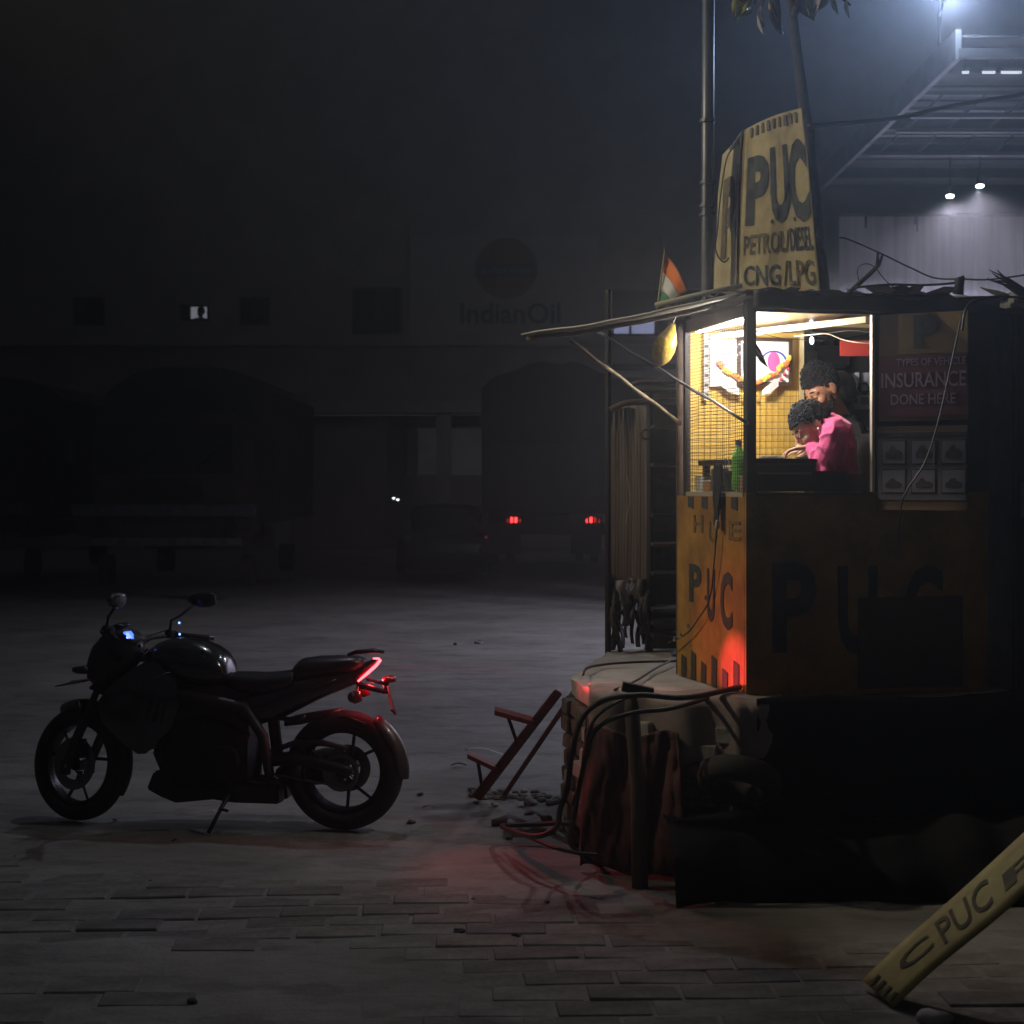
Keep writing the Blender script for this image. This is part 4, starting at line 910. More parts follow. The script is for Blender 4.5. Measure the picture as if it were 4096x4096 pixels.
# outline in the picture by height fraction t (0 top, 1 bottom): left edge, fold, right edge
def lerp(a, b_, t): return a + (b_ - a) * t
def edge(tab, t):
    for i in range(len(tab) - 1):
        if t <= tab[i + 1][0]: f = (t - tab[i][0]) / (tab[i + 1][0] - tab[i][0]); return lerp(tab[i][1], tab[i + 1][1], f), lerp(tab[i][2], tab[i + 1][2], f)
    return tab[-1][1], tab[-1][2]
ELc = [(0, 2935, 570), (.10, 2890, 620), (.3, 2872, 770), (.6, 2866, 950), (1, 2848, 1172)]
EFc = [(0, 2968, 520), (.2, 2958, 640), (.6, 2948, 900), (1, 2945, 1172)]
EMc = [(0, 2985, 515), (.2, 2978, 640), (.6, 2965, 900), (1, 2955, 1172)]
ERc = [(0, 3205, 432), (.3, 3232, 650), (.7, 3258, 930), (1, 3282, 1175)]
def ban_l(u, v):
    t = 1 - v; a = edge(ELc, t); b_ = edge(EFc, t); x = lerp(a[0], b_[0], u); y = lerp(a[1], b_[1], u)
    return P(x, y, lerp(9.30, 9.02, u) + .018 * sin(u * 7 + t * 3))
def ban_r(u, v):
    t = 1 - v; a = edge(EMc, t); b_ = edge(ERc, t); x = lerp(a[0], b_[0], u); y = lerp(a[1], b_[1], u) - 10 * (1 - t) * sin(pi * u)
    return P(x, y, lerp(9.0, 8.62, u) + .014 * sin(u * 9 + t * 2) + .022 * noise.noise(V((u * 4, t * 5, 0))) + .010 * noise.noise(V((u * 9, t * 14, 3))))
def wrapn(f, off):
    def g_(u, v, w_=0):
        e_ = .01; p = f(u, v); du = f(min(u + e_, 1.05), v) - f(u - e_, v); dv = f(u, min(v + e_, 1)) - f(u, max(v - e_, 0)); n__ = du.cross(dv).normalized()
        if n__.y > 0: n__ = -n__
        return p + n__ * (off + w_)
    return g_
MB().grid(ban_r, 30, 30, .002).build('front_face', M_ban, bn, True); MB().grid(ban_l, 12, 30, .002).build('left_face', M_ban, bn, True)
def fold(u, v):
    a = ban_l(1, v); b_ = ban_r(0, v); return a.lerp(b_, u) + V((0, .03 * sin(pi * u), 0))
MB().grid(fold, 6, 30, .002).build('fold', mat('shaded fold cloth', (.20, .16, .07), .85), bn, True)  # crease shade painted in as a darker copy of the banner cloth
def sub(f, u0, u1, v0, v1):
    g_ = wrapn(f, .0045); return lambda u, v, w_: g_(u0 + (u1 - u0) * u, v0 + (v1 - v0) * v, w_)
ml = mat('banner black letters', (.045, .055, .05), .8, var=.4, vs=16)
ml2 = mat('banner faded letters', (.13, .105, .06), .8, var=.5, vs=30)
for ch_, u0, u1, v0, v1 in (('P', .06, .40, .385, .80), ('U', .42, .70, .375, .82), ('C', .70, .985, .365, .84)): text(ch_, sub(ban_r, u0, u1, v0, v1), ml, bn, bold=.045, depth=.0006, fine=.12)
for u0, u1 in ((.42, .45), (.735, .765)): text('.', sub(ban_r, u0, u1, .375, .40), ml, bn)
text('PETROL/', sub(ban_r, .05, .66, .215, .33), ml2, bn, bold=.02, depth=.0006, fine=.10); text('DIESEL', sub(ban_r, .67, .97, .215, .34), ml, bn, bold=.02, depth=.0006, fine=.10)
text('CNG', sub(ban_r, .06, .52, .04, .155), ml, bn, bold=.02, depth=.0006, fine=.10); text('/LPG', sub(ban_r, .56, .96, .04, .17), ml2, bn, bold=.02, depth=.0006, fine=.10)
text('P', sub(ban_l, .28, .9, .22, .74), ml2, bn, bold=.05, depth=.0006, fine=.15); text('U', sub(ban_l, .93, 1.0, .3, .78), ml, bn, bold=.05, depth=.0006, fine=.15)
text('C', sub(fold, .15, .8, .30, .50), ml, bn, bold=.05, depth=.0006, fine=.15); text('C', sub(fold, .1, .7, .05, .16), ml, bn, bold=.05, depth=.0006, fine=.15)
for k in range(9): u0 = .09 + k * .098; mb = MB(); f = sub(ban_r, u0, u0 + .045, .925, .985); mb.add([f(a, b_, c) for c in (0, .002) for a, b_ in ((0, 0), (1, 0), (1, 1), (0, 1))], [(0, 1, 2, 3), (7, 6, 5, 4), (0, 4, 5, 1), (1, 5, 6, 2), (2, 6, 7, 3), (3, 7, 4, 0)]); mb.build('printed_bar', ml2, bn)
for k in range(3): u0 = .35 + k * .22; mb = MB(); f = sub(ban_l, u0, u0 + .12, .91, .965); mb.add([f(a, b_, c) for c in (0, .002) for a, b_ in ((0, 0), (1, 0), (1, 1), (0, 1))], [(0, 1, 2, 3), (7, 6, 5, 4), (0, 4, 5, 1), (1, 5, 6, 2), (2, 6, 7, 3), (3, 7, 4, 0)]); mb.build('printed_bar', ml2, bn)
wire('edge_wire', 'dark cord looping down the left edge of the yellow banner', [P(2935, 590, 8.55), P(2905, 640, 8.55), P(2880, 800, 8.55), P(2870, 920, 8.55), P(2862, 990, 8.55), P(2878, 1035, 8.55), P(2900, 1048, 8.55), P(2915, 1030, 8.55)], .004, n=40)

# ================================================================== JUNK RACK AND TIN SHEET LEFT OF THE KIOSK
M_tinb = mat('brown corrugated tin', (.20, .155, .13), .7, .2, var=.35, vs=5, bump=.25, bs=25, stretch=(1, 1, .2))
tn = thing('corrugated_sheet', 'tall brown ribbed tin sheet with torn lower edge left of the kiosk', 'tin sheet', (.7, 9.7, .7))
def tin(u, v):
    px = 2422 + 178 * u + 4 * sin(v * 3); y0 = 1640 - 24 * sin(pi * u) - 6 * u; y1 = 2310 + 130 * u + 45 * noise.noise(V((u * 6, 2, 0))) + 40 * noise.noise(V((u * 17, 5, 0)))
    return P(px, y1 + (y0 - y1) * v, 9.75 + .0013 * sin(u * 90) + .002 * sin(u * 25) - .10 * u)
MB().grid(tin, 90, 12, .002).build('ribbed_sheet', M_tinb, tn, True)
for k in range(8):
    x = 2440 + k * 18; a = P(x, 1645 - 14 * sin(k / 7 * pi), 9.68); MB().add([a, a + V((.024, 0, 0)), a + V((.012, .0, -.11 - .05 * (k % 3 == 1))), a + V((0, .012, 0)), a + V((.024, .012, 0))], [(0, 1, 2), (3, 2, 4), (0, 2, 3), (1, 4, 2), (0, 3, 4, 1)]).build('torn_tooth', M_post, tn)
wire('hanging_string', 'pale thin string hanging down the brown tin sheet', [P(2508, 1900, 9.6), P(2516, 1960, 9.6), P(2520, 2000, 9.6), P(2510, 2050, 9.6), P(2504, 2095, 9.6)], .0022, mat('pale string', (.5, .45, .35), .7))
rk = thing('metal_rack', 'dark steel rack with sagging shelves between tin sheet and kiosk', 'rack', (.9, 9.3, .8))
for px in (2432, 2600, 2735): MB().tube([P(px, 2640, 9.5), P(px, 1160 if px == 2432 else 1560, 9.5)], .02, 6).build('post', M_post, rk)
MB().tube([P(2446, 1165, 9.48), P(2446, 1330, 9.48)], .004, 5).build('bright_edge', mat('cool edge', (.3, .3, .4), .4, .5), rk)
for y, m_ in ((1712, M_rust), (1860, M_rust), (2060, M_dark), (2175, M_rust), (2290, M_dark), (2430, M_dark), (2485, M_dark), (2535, M_dark)):
    a = P(2600, y, 9.5); b_ = P(2735, y, 9.5); MB().box(((a.x + b_.x) / 2, 9.45, a.z), (b_.x - a.x, .35, .018)).build('shelf', m_, rk)
MB().tube([P(2520, 1560, 9.4), P(2530, 1538, 9.4), P(2560, 1528, 9.4), P(2740, 1530, 9.4)], .014, 7).build('top_rail', M_rust, rk, True)
MB().tube([P(2440, 1640, 9.35), P(2500, 1612, 9.35), P(2600, 1605, 9.35), P(2745, 1600, 9.35)], .018, 7).build('middle_rail', M_rust, rk, True)
MB().tube([P(2540, 1560, 9.35), P(2745, 1562, 9.35)], .014, 7).build('middle_rail', M_rust, rk)
MB().box((P(2668, 2100, 9.75)), (.23, .03, 1.62)).build('back_sheet', M_dark, rk)
MB().box(P(2665, 1640, 9.55), (.2, .03, .20)).build('back_panel', M_rust, rk); MB().box(P(2668, 2010, 9.6), (.2, .03, .36)).build('back_panel', M_rust, rk); MB().box(P(2668, 2240, 9.6), (.2, .03, .2)).build('back_panel', M_rust, rk)
t = MB().torus(P(2584, 1738, 9.3), .028, .007, .007, (0, 1, 0), 24, 8, R(40), R(320)).build('iron_hook', M_post, None, True); tag(t, 'round iron ring hooked on the rack beside the tin sheet', 'hook')
random.seed(21)
M_rag = mat('grimy rags', (.15, .135, .12), .9, var=.6, vs=10, bump=.5, bs=30)
rgp = thing('rag_heap', 'tangled grimy rags and torn sacking hanging below the tin sheet', 'rags', (.8, 9.6, .75))
for k in range(20):
    x = random.uniform(2445, 2600); y0 = random.uniform(2280, 2460); l = random.uniform(90, 230); w_ = random.uniform(14, 38); sx = random.uniform(-30, 45)
    y1 = min(y0 + l, 2630)
    MB().grid(lambda u, v: P(x + (w_ * (u - .5)) * (1 - .3 * v) + sx * v + 8 * sin(v * 5 + k), y0 + (y1 - y0) * v, 9.52 + .04 * sin(u * 3 + k) + .03 * sin(v * 6 + k)), 4, 10, .004).build('rag', (M_rag, M_tarp2, M_rag, mat('grey sacking', (.28, .26, .25), .9, var=.4, vs=9))[k % 4], rgp, True)

# ================================================================== STONE PLATFORM AND WHAT LIES ON IT
M_slab = mat('dusty cement', (.40, .375, .36), .9, var=.28, vs=4, bump=.5, bs=18)
M_brick = mat('crumbling brick', (.20, .13, .105), .9, var=.5, vs=9, bump=.6, bs=30)
pf = thing('platform', 'raised crumbling masonry platform under the kiosk with a dusty cement top', 'platform', (1.4, 8.4, 0))
top = [(.30, 8.25), (.40, 7.62), (.66, 7.42), (1.02, 7.26), (2.6, 7.55), (3.4, 7.7), (3.4, 9.9), (.62, 9.75), (.46, 9.0)]
n = len(top); mb = MB()
ring = lambda z, gr: [V((1.6 + (x - 1.6) * gr, 8.5 + (y - 8.5) * gr, z)) for x, y in top]
# wall core set back a little; the cap overhangs
mb.add(ring(0, .985) + ring(.72, .985), [tuple(range(n)), tuple(reversed(range(n, 2 * n)))] + [(i, i + n, (i + 1) % n + n, (i + 1) % n) for i in range(n)])
mb.build('core', M_brick, pf)
cap = bmesh.new(); vs = [cap.verts.new(p) for p in ring(.722, 1.0)]; f0 = cap.faces.new(vs); r_ = bmesh.ops.extrude_face_region(cap, geom=[f0])
for e_ in r_['geom']:
    if isinstance(e_, bmesh.types.BMVert): e_.co.z += .085
bmesh.ops.subdivide_edges(cap, edges=cap.edges, cuts=14, use_grid_fill=True); bmesh.ops.triangulate(cap, faces=cap.faces); bmesh.ops.subdivide_edges(cap, edges=[e_ for e_ in cap.edges if e_.calc_length() > .08], cuts=1)
for v_ in cap.verts: v_.co += noise.noise_vector(v_.co * 5) * .012 + noise.noise_vector(v_.co * 17) * .005
me = bpy.data.meshes.new('cement_cap'); bmesh.ops.recalc_face_normals(cap, faces=cap.faces); 
for v_ in cap.verts: v_.co -= pf.location
cap.to_mesh(me); cap.free(); me.materials.append(M_slab); me.shade_smooth(); link(bpy.data.objects.new('cement_cap', me), pf)
random.seed(31)                       # bricks and stones of the visible outer faces
def brick_row(a, b_, z0, z1, rows, bl):
    a = V((*a, 0)); b_ = V((*b_, 0)); L_ = (b_ - a).length; d_ = (b_ - a) / L_; nn = V((d_.y, -d_.x, 0)); hh = (z1 - z0) / rows
    for j in range(rows):
        x = -random.uniform(0, .1)
        while x < L_ - .02:
            l = bl * random.uniform(.7, 1.25); x0 = max(x, 0); x1 = min(x + l - .012, L_)
            if x1 - x0 > .03 and random.random() > .06:
                c = a + d_ * (x0 + x1) / 2 + nn * random.uniform(-.03, .012) + UP * (z0 + hh * (j + .5))
                MB().box(c, (x1 - x0, .09, hh - .012), Matrix.Rotation(math.atan2(d_.y, d_.x) + random.uniform(-.05, .05), 3, 'Z') @ Matrix.Rotation(random.uniform(-.03, .03), 3, 'Y')).jit(.008, 14, j).build('brick', (M_brick, M_slab, M_rag)[random.choice((0, 0, 1, 2))], pf, bevel=.006)
            x += l
brick_row((.46, 9.0), (.30, 8.25), .01, .71, 8, .2); brick_row((.30, 8.25), (.40, 7.62), .01, .71, 8, .2); brick_row((.40, 7.62), (.66, 7.42), .01, .71, 8, .2); brick_row((.66, 7.42), (1.02, 7.26), .01, .71, 8, .2)
random.seed(8)
for k in range(16):                    # rubble at the foot, left side
    p = V((random.uniform(-.12, .34), random.uniform(8.1, 9.5), 0)); r = random.uniform(.01, .035)
    o = MB().ell(p + UP * r * .5, (r * 1.3, r, r * .7), 8, 6).jit(r * .7, 22, k).build('rubble_stone', M_brick if k % 2 else M_slab, None); tag(o, 'broken stone in the rubble at the left foot of the platform', 'stone', 'rubble stones beside the platform')
# blanket draped over the front edge
M_blan = mat('grey pink blanket', (.30, .24, .225), .9, var=.3, vs=5, bump=.3, bs=25); M_blan2 = mat('dull red sacking', (.12, .045, .04), .9, var=.5, vs=6, bump=.5, bs=25)
bl = thing('blanket', 'pale dusty blanket folded over the front edge of the platform', 'blanket', (.9, 7.4, .8))
def blk_(u, v):
    x = .40 + .85 * u; yb = 7.62 - .36 * min(1, u / .75) + (.03 if u > .75 else 0)
    s_ = v * .55
    if s_ < .22: y = yb + .16 - s_ * .95; z = .825 + .012 * sin(u * 12) - .02 * (s_ / .22) ** 3
    else: y = yb - .055 - .03 * sin(u * 17) - .02 * s_; z = .80 - (s_ - .22) * .9 * (1 + .25 * sin(u * 7))
    return V((x - .03 * (1 - u), y, z + .006 * noise.noise(V((u * 14, v * 9, 0)))))
MB().grid(blk_, 40, 30, .01).build('blanket_cloth', M_blan, bl, True)
sk = thing('red_sacking', 'dull red sacking hanging down the front corner of the platform', 'sacking', (.5, 7.4, .4))
def skf(u, v):
    x = .34 + .42 * u; yb = 7.60 - .22 * u; return V((x + .05 * v * (u - .5), yb - .10 - .05 * noise.noise(V((u * 5 + v * 1.5, v * 2.2, 9))) - .015 * noise.noise(V((u * 19, v * 9, 2))) - .006 * sin(u * 41 + v * 9) - .07 * v, .66 - .63 * v + .02 * sin(u * 9)))
MB().grid(skf, 60, 40, .006).build('sack_cloth', M_blan2, sk, True)
# dark tarpaulin heap under the kiosk front
hp_ = thing('tarpaulin_heap', 'black tarpaulin heap in front of the platform, with a black sheet added as shade', 'tarpaulin', (1.6, 6.9, 0))
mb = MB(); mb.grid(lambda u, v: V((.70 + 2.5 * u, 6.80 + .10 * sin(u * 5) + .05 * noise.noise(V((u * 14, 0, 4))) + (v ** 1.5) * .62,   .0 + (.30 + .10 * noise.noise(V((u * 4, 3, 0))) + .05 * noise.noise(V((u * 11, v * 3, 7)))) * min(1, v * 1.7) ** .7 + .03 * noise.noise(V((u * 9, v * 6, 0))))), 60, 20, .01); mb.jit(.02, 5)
mb.build('tarp_cloth', mat('black shade sheeting', (.012, .012, .013), .95, spec=.1, bump=.4, bs=14), hp_, True)
bsht = bpy.data.materials['black shade sheeting']
MB().grid(lambda u, v: V((1.10 + 2.25 * u, 7.27 + (.30 * u * 1.35) - .07 - .03 * v + .025 * noise.noise(V((u * 12, v * 4, 0))) + .02 * noise.noise(V((u * 30, v * 3, 5))), .838 - .55 * v + .012 * sin(u * 13))), 70, 16, .006).build('shade_sheet', bsht, hp_, True)  # black sheet added where the platform front lies in shade
ty = thing('old_tyre', 'old tyre half hidden on the dark heap below the kiosk', 'tyre', P(2780, 3090, 6.95))
MB().torus(V((1.0, 7.05, .50)), .14, .045, .055, (.2, .5, .85), 32, 10, e=.7).build('tyre_ring', M_rubber, ty, True)
bo = thing('wooden_post', 'short grey-brown timber post standing at the platform front', 'post', P(2545, 3120, 7.15))
a = P(2530, 2745, 7.2); MB().tube([V((a.x + .03, 7.14, 0)), V((a.x + .02, 7.16, .45)), V((a.x - .005, 7.18, .80)), V((a.x - .01, 7.18, .865))], [.038, .036, .034, .022], 10).jit(.006, 12).build('post_body', M_wood, bo, True)
MB().box(V((a.x + .02, 7.16, .885)), (.14, .05, .04), Matrix.Rotation(.2, 3, 'Y')).build('post_cap', M_post, bo)
# cables
rM = M_wire
wire('thick_cable', 'thick black cable from kiosk over the platform edge into a loop on the ground', [K(-.01, .05, .86), P(2750, 2790, 7.1), P(2560, 2780, 7.05), P(2420, 2800, 7.0), P(2330, 2870, 6.98), P(2290, 3000, 6.95), P(2270, 3150, 6.95), P(2240, 3240, 7.0), P(2225, 3310, 7.2), P(2150, 3345, 7.3), P(2060, 3328, 7.6), P(2008, 3306, 7.9), P(2040, 3300, 7.98), P(2140, 3298, 8.0), P(2280, 3298, 7.9), (.36, 7.95, .015)], .013, rM, n=110, seg=8)
wire('thick_cable', 'second black cable bending down beside the first at the platform corner', [K(-.01, .12, .84), P(2700, 2830, 7.1), P(2540, 2850, 7.05), P(2420, 2890, 7.0), P(2360, 2960, 6.97), P(2330, 3080, 6.95), P(2300, 3250, 6.95), P(2285, 3380, 7.2), (.42, 7.5, .012)], .011, rM, n=60, seg=8)
wire('thick_cable', 'thinner cable looping close to the corner cloth', [P(2520, 2785, 7.1), P(2430, 2830, 7.02), P(2370, 2890, 7.0), P(2340, 2990, 6.98), P(2325, 3100, 6.98), P(2290, 3220, 7.0)], .008, rM, n=40)
wire('thick_cable', 'cable end lying flat on the ground right of the loop', [P(2005, 3308, 7.88), P(2120, 3350, 7.5), P(2210, 3388, 7.25), P(2310, 3412, 7.1), P(2390, 3420, 7.05)], .009, rM, n=30)
wire('slab_cable', 'thin cable curving along the far edge of the platform top', [V((.36, 8.1, .84)), V((.42, 8.5, .835)), V((.65, 8.75, .83)), V((1.0, 8.8, .83)), V((1.3, 8.7, .83))], .007, rM)
wire('slab_cable', 'thin cable crossing the dusty platform top diagonally', [V((.48, 7.5, .84)), V((.62, 7.95, .83)), V((.80, 8.6, .83)), V((1.02, 9.2, .83))], .006, rM)
wire('string_of_lights', 'dark cord with a few shiny bulbs hanging down the yellow kiosk side', [K(-.03, .3, 1.6), K(-.03, .33, 1.45), K(-.02, .42, 1.25), K(-.03, .55, 1.14), K(-.03, .72, 1.05), K(-.05, .95, .98)], .004)
for p_, wh_ in ((K(-.04, .42, 1.25), 'highest'), (K(-.045, .66, 1.09), 'second highest'), (K(-.05, .76, 1.035), 'second lowest'), (K(-.05, .85, 1.01), 'lowest')):
    o = MB().ell(p_, (.009, .009, .014), 10, 8).build('glass_bulb', mat('clear glass bulb', (.5, .5, .55), .05, .8), None, True); tag(o, wh_ + ' tiny shiny bulb on the cord over the yellow kiosk side', 'bulb', 'bulbs on the kiosk cord')
# leaning red stand
M_redw = mat('worn red paint', (.20, .035, .03), .55, var=.5, vs=9, bump=.2)
ls = thing('red_stand', 'worn red steel step stand leaning against the left end of the platform', 'stand', P(1930, 3190, 9.3))
a = P(2235, 2765, 8.25); b_ = V((P(1905, 3190, 9.1).x, 9.1, .02)); d_ = (b_ - a).normalized(); sd = V((0, 1, 0)).cross(d_).normalized()
pl = []
for i in range(9): pl.append(a.lerp(b_, i / 8))
def sw_(p, w_, t_): return [p + V((0, -w_, 0)) - sd * t_, p + V((0, w_, 0)) - sd * t_, p + V((0, w_, 0)) + sd * t_, p + V((0, -w_, 0)) + sd * t_]
MB().hexa(sw_(a, .03, .022), sw_(b_, .03, .028)).build('beam', M_redw, ls, bevel=.006)
MB().hexa([p + V((.09, .06, 0)) for p in sw_(a, .02, .012)], [p + V((.16, .1, 0)) for p in sw_(b_, .02, .012)]).build('back_leg', M_redw, ls)
for t_, x0, y0 in ((.26, 1978, 2845), (.70, 1870, 3018)):
    p = a.lerp(b_, t_); q = P(x0, y0, p.y - .05)
    MB().hexa([q + V(o_) for o_ in ((0, -.06, -.012), (0, .1, -.012), (0, .1, .012), (0, -.06, .012))], [p + V(o_) for o_ in ((0, -.06, -.02), (0, .1, -.02), (0, .1, .005), (0, -.06, .005))]).build('step', M_redw, ls)
    for yy in (-.05, .08):
        MB().tube([q.lerp(p, .32) + V((0, yy, -.01)), a.lerp(b_, t_ + .2) + V((-.01, yy, 0))], .007, 6).build('brace', M_post, ls)
tag(MB().grid(lambda u, v: P(1862 + 150 * u, 3010 + 12 * u - 10 * sin(u * 4), 9.35 + .12 * v) + UP * (.014 + .01 * v), 10, 3, .002).build('plastic_film', mat('clear film', (.4, .4, .42), .3), None, True), 'crumpled clear film lying on the lower step of the red stand', 'plastic')
# strip of debris along the foot
db = MB(); random.seed(17)
for k in range(70):
    px = random.uniform(1880, 2250); y = 3180 + (px - 1880) * .05 + random.gauss(0, 9); Y = CH * F / (y - HY); p = V(((px - 2048) / F * Y, Y, 0)); r = random.uniform(.008, .03)
    db.ell(p + UP * r * .3, (r * 1.5, r, r * .6), 6, 4, Matrix.Rotation(random.uniform(0, 3), 3, 'Z'))
tag(db.build('debris', M_rag, None), 'strip of dark rubble and litter on the ground at the foot of the red stand', 'debris', None, 'stuff')

# ================================================================== LEANING SIGN PLANK, GROUND LITTER
M_plank = mat('olive yellow signboard', (.40, .38, .15), .75, var=.3, vs=3, bump=.15, bs=20, col2=(.26, .20, .09))
pk = thing('leaning_signboard', 'long yellow PUC signboard leaning diagonally at the lower right', 'sign', (2.2, 5.6, 0))
A0 = P(3445, 3940, 5.72); A1 = P(3565, 4033, 5.50); A0.z = max(A0.z, .03); A1.z = max(A1.z, .012)
B0 = P(4300, 3132, 5.58); B1 = P(4300, 3367, 5.25)
def pkf(u, v):    # u along from lower end, v across
    p = A1.lerp(B1, u).lerp(A0.lerp(B0, u), v); return p + V((0, .012 * sin(u * 6) - .01, .004 * sin(u * 9 + v)))
MB().grid(pkf, 24, 6, .012).build('board', M_plank, pk, True)
def pks(u0, u1, v0, v1):
    g_ = wrapn(pkf, .0025); return lambda u, v, w_: g_(u0 + (u1 - u0) * u, v0 + (v1 - v0) * v, w_)
mp_ = mat('blurred sign letters', (.11, .105, .06), .8, var=.5, vs=14)
text('C', pks(.13, .29, .35, .72), mp_, pk, bold=.01, depth=.0006, fine=.15); text('PUC', pks(.33, .58, .22, .80), mp_, pk, bold=.01, depth=.0006, fine=.1); text('P', pks(.64, .86, .25, .58), mp_, pk, bold=.01, depth=.0006, fine=.15)
for k in range(4): mb = MB(); f = pks(.005, .055, .1 + k * .2, .18 + k * .2); mb.add([f(a_, b_, c) for c in (0, .002) for a_, b_ in ((0, 0), (1, 0), (1, 1), (0, 1))], [(0, 1, 2, 3), (7, 6, 5, 4), (0, 4, 5, 1), (1, 5, 6, 2), (2, 6, 7, 3), (3, 7, 4, 0)]); mb.build('printed_bar', mp_, pk)
st_ = thing('concrete_block', 'concrete block under the raised end of the yellow signboard', 'block', (2.35, 5.45, 0))
MB().box((2.25, 5.45, .28), (.5, .35, .56)).jit(.01, 5).build('block_body', M_dark, st_, bevel=.015)
def ground_at(px, py): Y = CH * F / (py - HY); return V(((px - 2048) / F * Y, Y, 0))
o = MB().ell(ground_at(3740, 4085) + UP * .01, (.065, .04, .03), 12, 8).jit(.01, 20).build('white_stone', mat('pale stone', (.45, .42, .42), .8, var=.2), None, True); tag(o, 'pale rounded stone at the bottom edge below the signboard', 'stone')
p0 = ground_at(3235, 3590); o = MB().grid(lambda u, v: p0 + V((-.09 + .22 * u, .05 * v, .02 + .06 * u * abs(sin(u * 5 + 1)) * (1 - v) + .02 * sin(v * 4 + u * 8))), 14, 8, .002).build('crumpled_wrapper', mat('crumpled wrapper', (.35, .33, .34), .5), None, True); tag(o, 'crumpled pale wrapper on the dark ground before the platform', 'wrapper')
p1 = ground_at(3700, 3700)
random.seed(44)
PEB = ['dark crumb on the ground closest above the curled dry leaf', 'dark crumb on the ground just right of where the rear tyre stands', 'dark speck under the pale leaf far out on the ground', 'dark speck far out on the ground left of the pale leaf', 'tiny pale speck right of the far pale leaf', 'upper of two small dark crumbs below the front half of the motorcycle', 'lower of two small dark crumbs below the front half of the motorcycle', 'dark crumb at the near edge of the motorcycle shadow', 'larger dark stone in the foreground, left of a similar one', 'larger dark stone in the foreground, right of a similar one', 'dark stone near the bottom edge of the picture at the left', 'small dark crumb in front of the platform corner', 'tiny dark speck near the left edge below the motorcycle shadow', 'pale pebble behind the front wheel at the edge of the shadow', 'pale pebble at the foot of the red sacking', 'small dark speck above the two larger foreground stones', 'tiny dark crumb beside the one at the near edge of the motorcycle shadow']
M_peb = mat('dark pebble', (.05, .045, .04), .9); M_pebl = mat('light pebble', (.4, .38, .35), .9)
for k, (px, py, r) in enumerate([(1680, 3180, .016), (1645, 3293, .018), (1910, 2575, .02), (1820, 2580, .02), (1925, 2572, .012), (600, 3527, .008), (600, 3558, .012), (700, 3360, .010), (1835, 3735, .017), (2068, 3750, .015), (765, 4015, .016), (2190, 3610, .010), (60, 3428, .008), (460, 3282, .012), (2300, 3440, .009), (1890, 3600, .008), (690, 3365, .007)]):
    p = ground_at(px, py); lt = px in (1925, 460, 2300)
    o = MB().ell(p + UP * r * .4, (r * 1.3, r * 1.2, r * .6), 8, 6).jit(r * .9, 45, k).build('pebble', M_pebl if lt else M_peb, None, True)
    tag(o, PEB[k], 'pebble', 'pebbles and crumbs on the yard ground')
for (px, py, l, a, lab) in ((1715, 3236, .07, .1, 'curled dry leaf on the ground right of the rear wheel'), (1920, 2567, .05, -.4, 'pale leaf far out on the grey ground'), (1835, 3066, .10, 0, 'flat scrap of dark plastic left of the red stand')):
    p = ground_at(px, py); o = MB().grid(lambda u, v: p + V((l * (u - .5), l * .5 * (v - .5) * sin(pi * u * .98 + .03), .006 + .012 * sin(pi * u) + .01 * abs(v - .5))), 8, 4, .001).build('dry_leaf' if 'leaf' in lab else 'plastic_scrap', M_leafd if 'dark' not in lab else M_tarp2, None); tag(o, lab, 'leaf' if 'leaf' in lab else 'litter')

# ================================================================== MOTORCYCLE
RB = V((-.874, 8.366, 0)); FB = V((-2.319, 8.616, 0)); AX = (RB - FB).normalized(); WB = (RB - FB).length
AY = V((-AX.y, AX.x, 0))                       # away from the camera
if AY.y < 0: AY = -AY
def B(cx, cy, v=0.):                            # close-up picture position -> point in the plane v of the bike
    px = 100 + cx / 1.2075; py = 2300 + cy / 1.2075; k = (px - 2048) / F; o_ = RB + AY * v
    t = (k * o_.y - o_.x) / (AX.x - k * AX.y); p = o_ + AX * t; return V((t, v, CH - (py - HY) / F * p.y))
bike = thing('motorcycle', 'black naked sport motorcycle parked on its side stand with red tail light glowing', 'motorcycle', RB, local=True)
bike.rotation_euler = (0, 0, math.atan2(AX.y, AX.x)); BM = Matrix.Translation(RB) @ Matrix.Rotation(bike.rotation_euler.z, 4, 'Z')
M_bike = mat('glossy black bike paint', (.010, .011, .016), .22, coat=1.0); M_seat = mat('seat vinyl', (.02, .02, .024), .38, bump=.08, bs=90)
M_alu = mat('dark alloy', (.04, .04, .042), .35, .8); M_eng = mat('engine black', (.018, .018, .018), .5, .3); M_disc = mat('brake disc steel', (.16, .16, .16), .3, .9)
M_tail = mat('tail light strip', (.4, .02, .02), .3, emit=(1.0, .055, .07), es=9); M_redp = mat('dull red lens and lit shell', (.30, .01, .015), .3, coat=.5)
M_amber = mat('amber reflector', (.55, .12, .03), .3); M_blue = mat('instrument glow', (.02, .03, .1), .3, emit=(.05, .14, 1.0), es=3); M_bw = mat('instrument screen', (.3, .35, .6), .3, emit=(.45, .6, 1.0), es=1.1)
FC = V((-WB, 0, .303)); RC = V((0, 0, .311)); rake = R(24); SA = V((sin(rake), 0, cos(rake)))
ST = Matrix.Translation(FC) @ Matrix.Rotation(R(-18), 4, SA) @ Matrix.Translation(-FC)
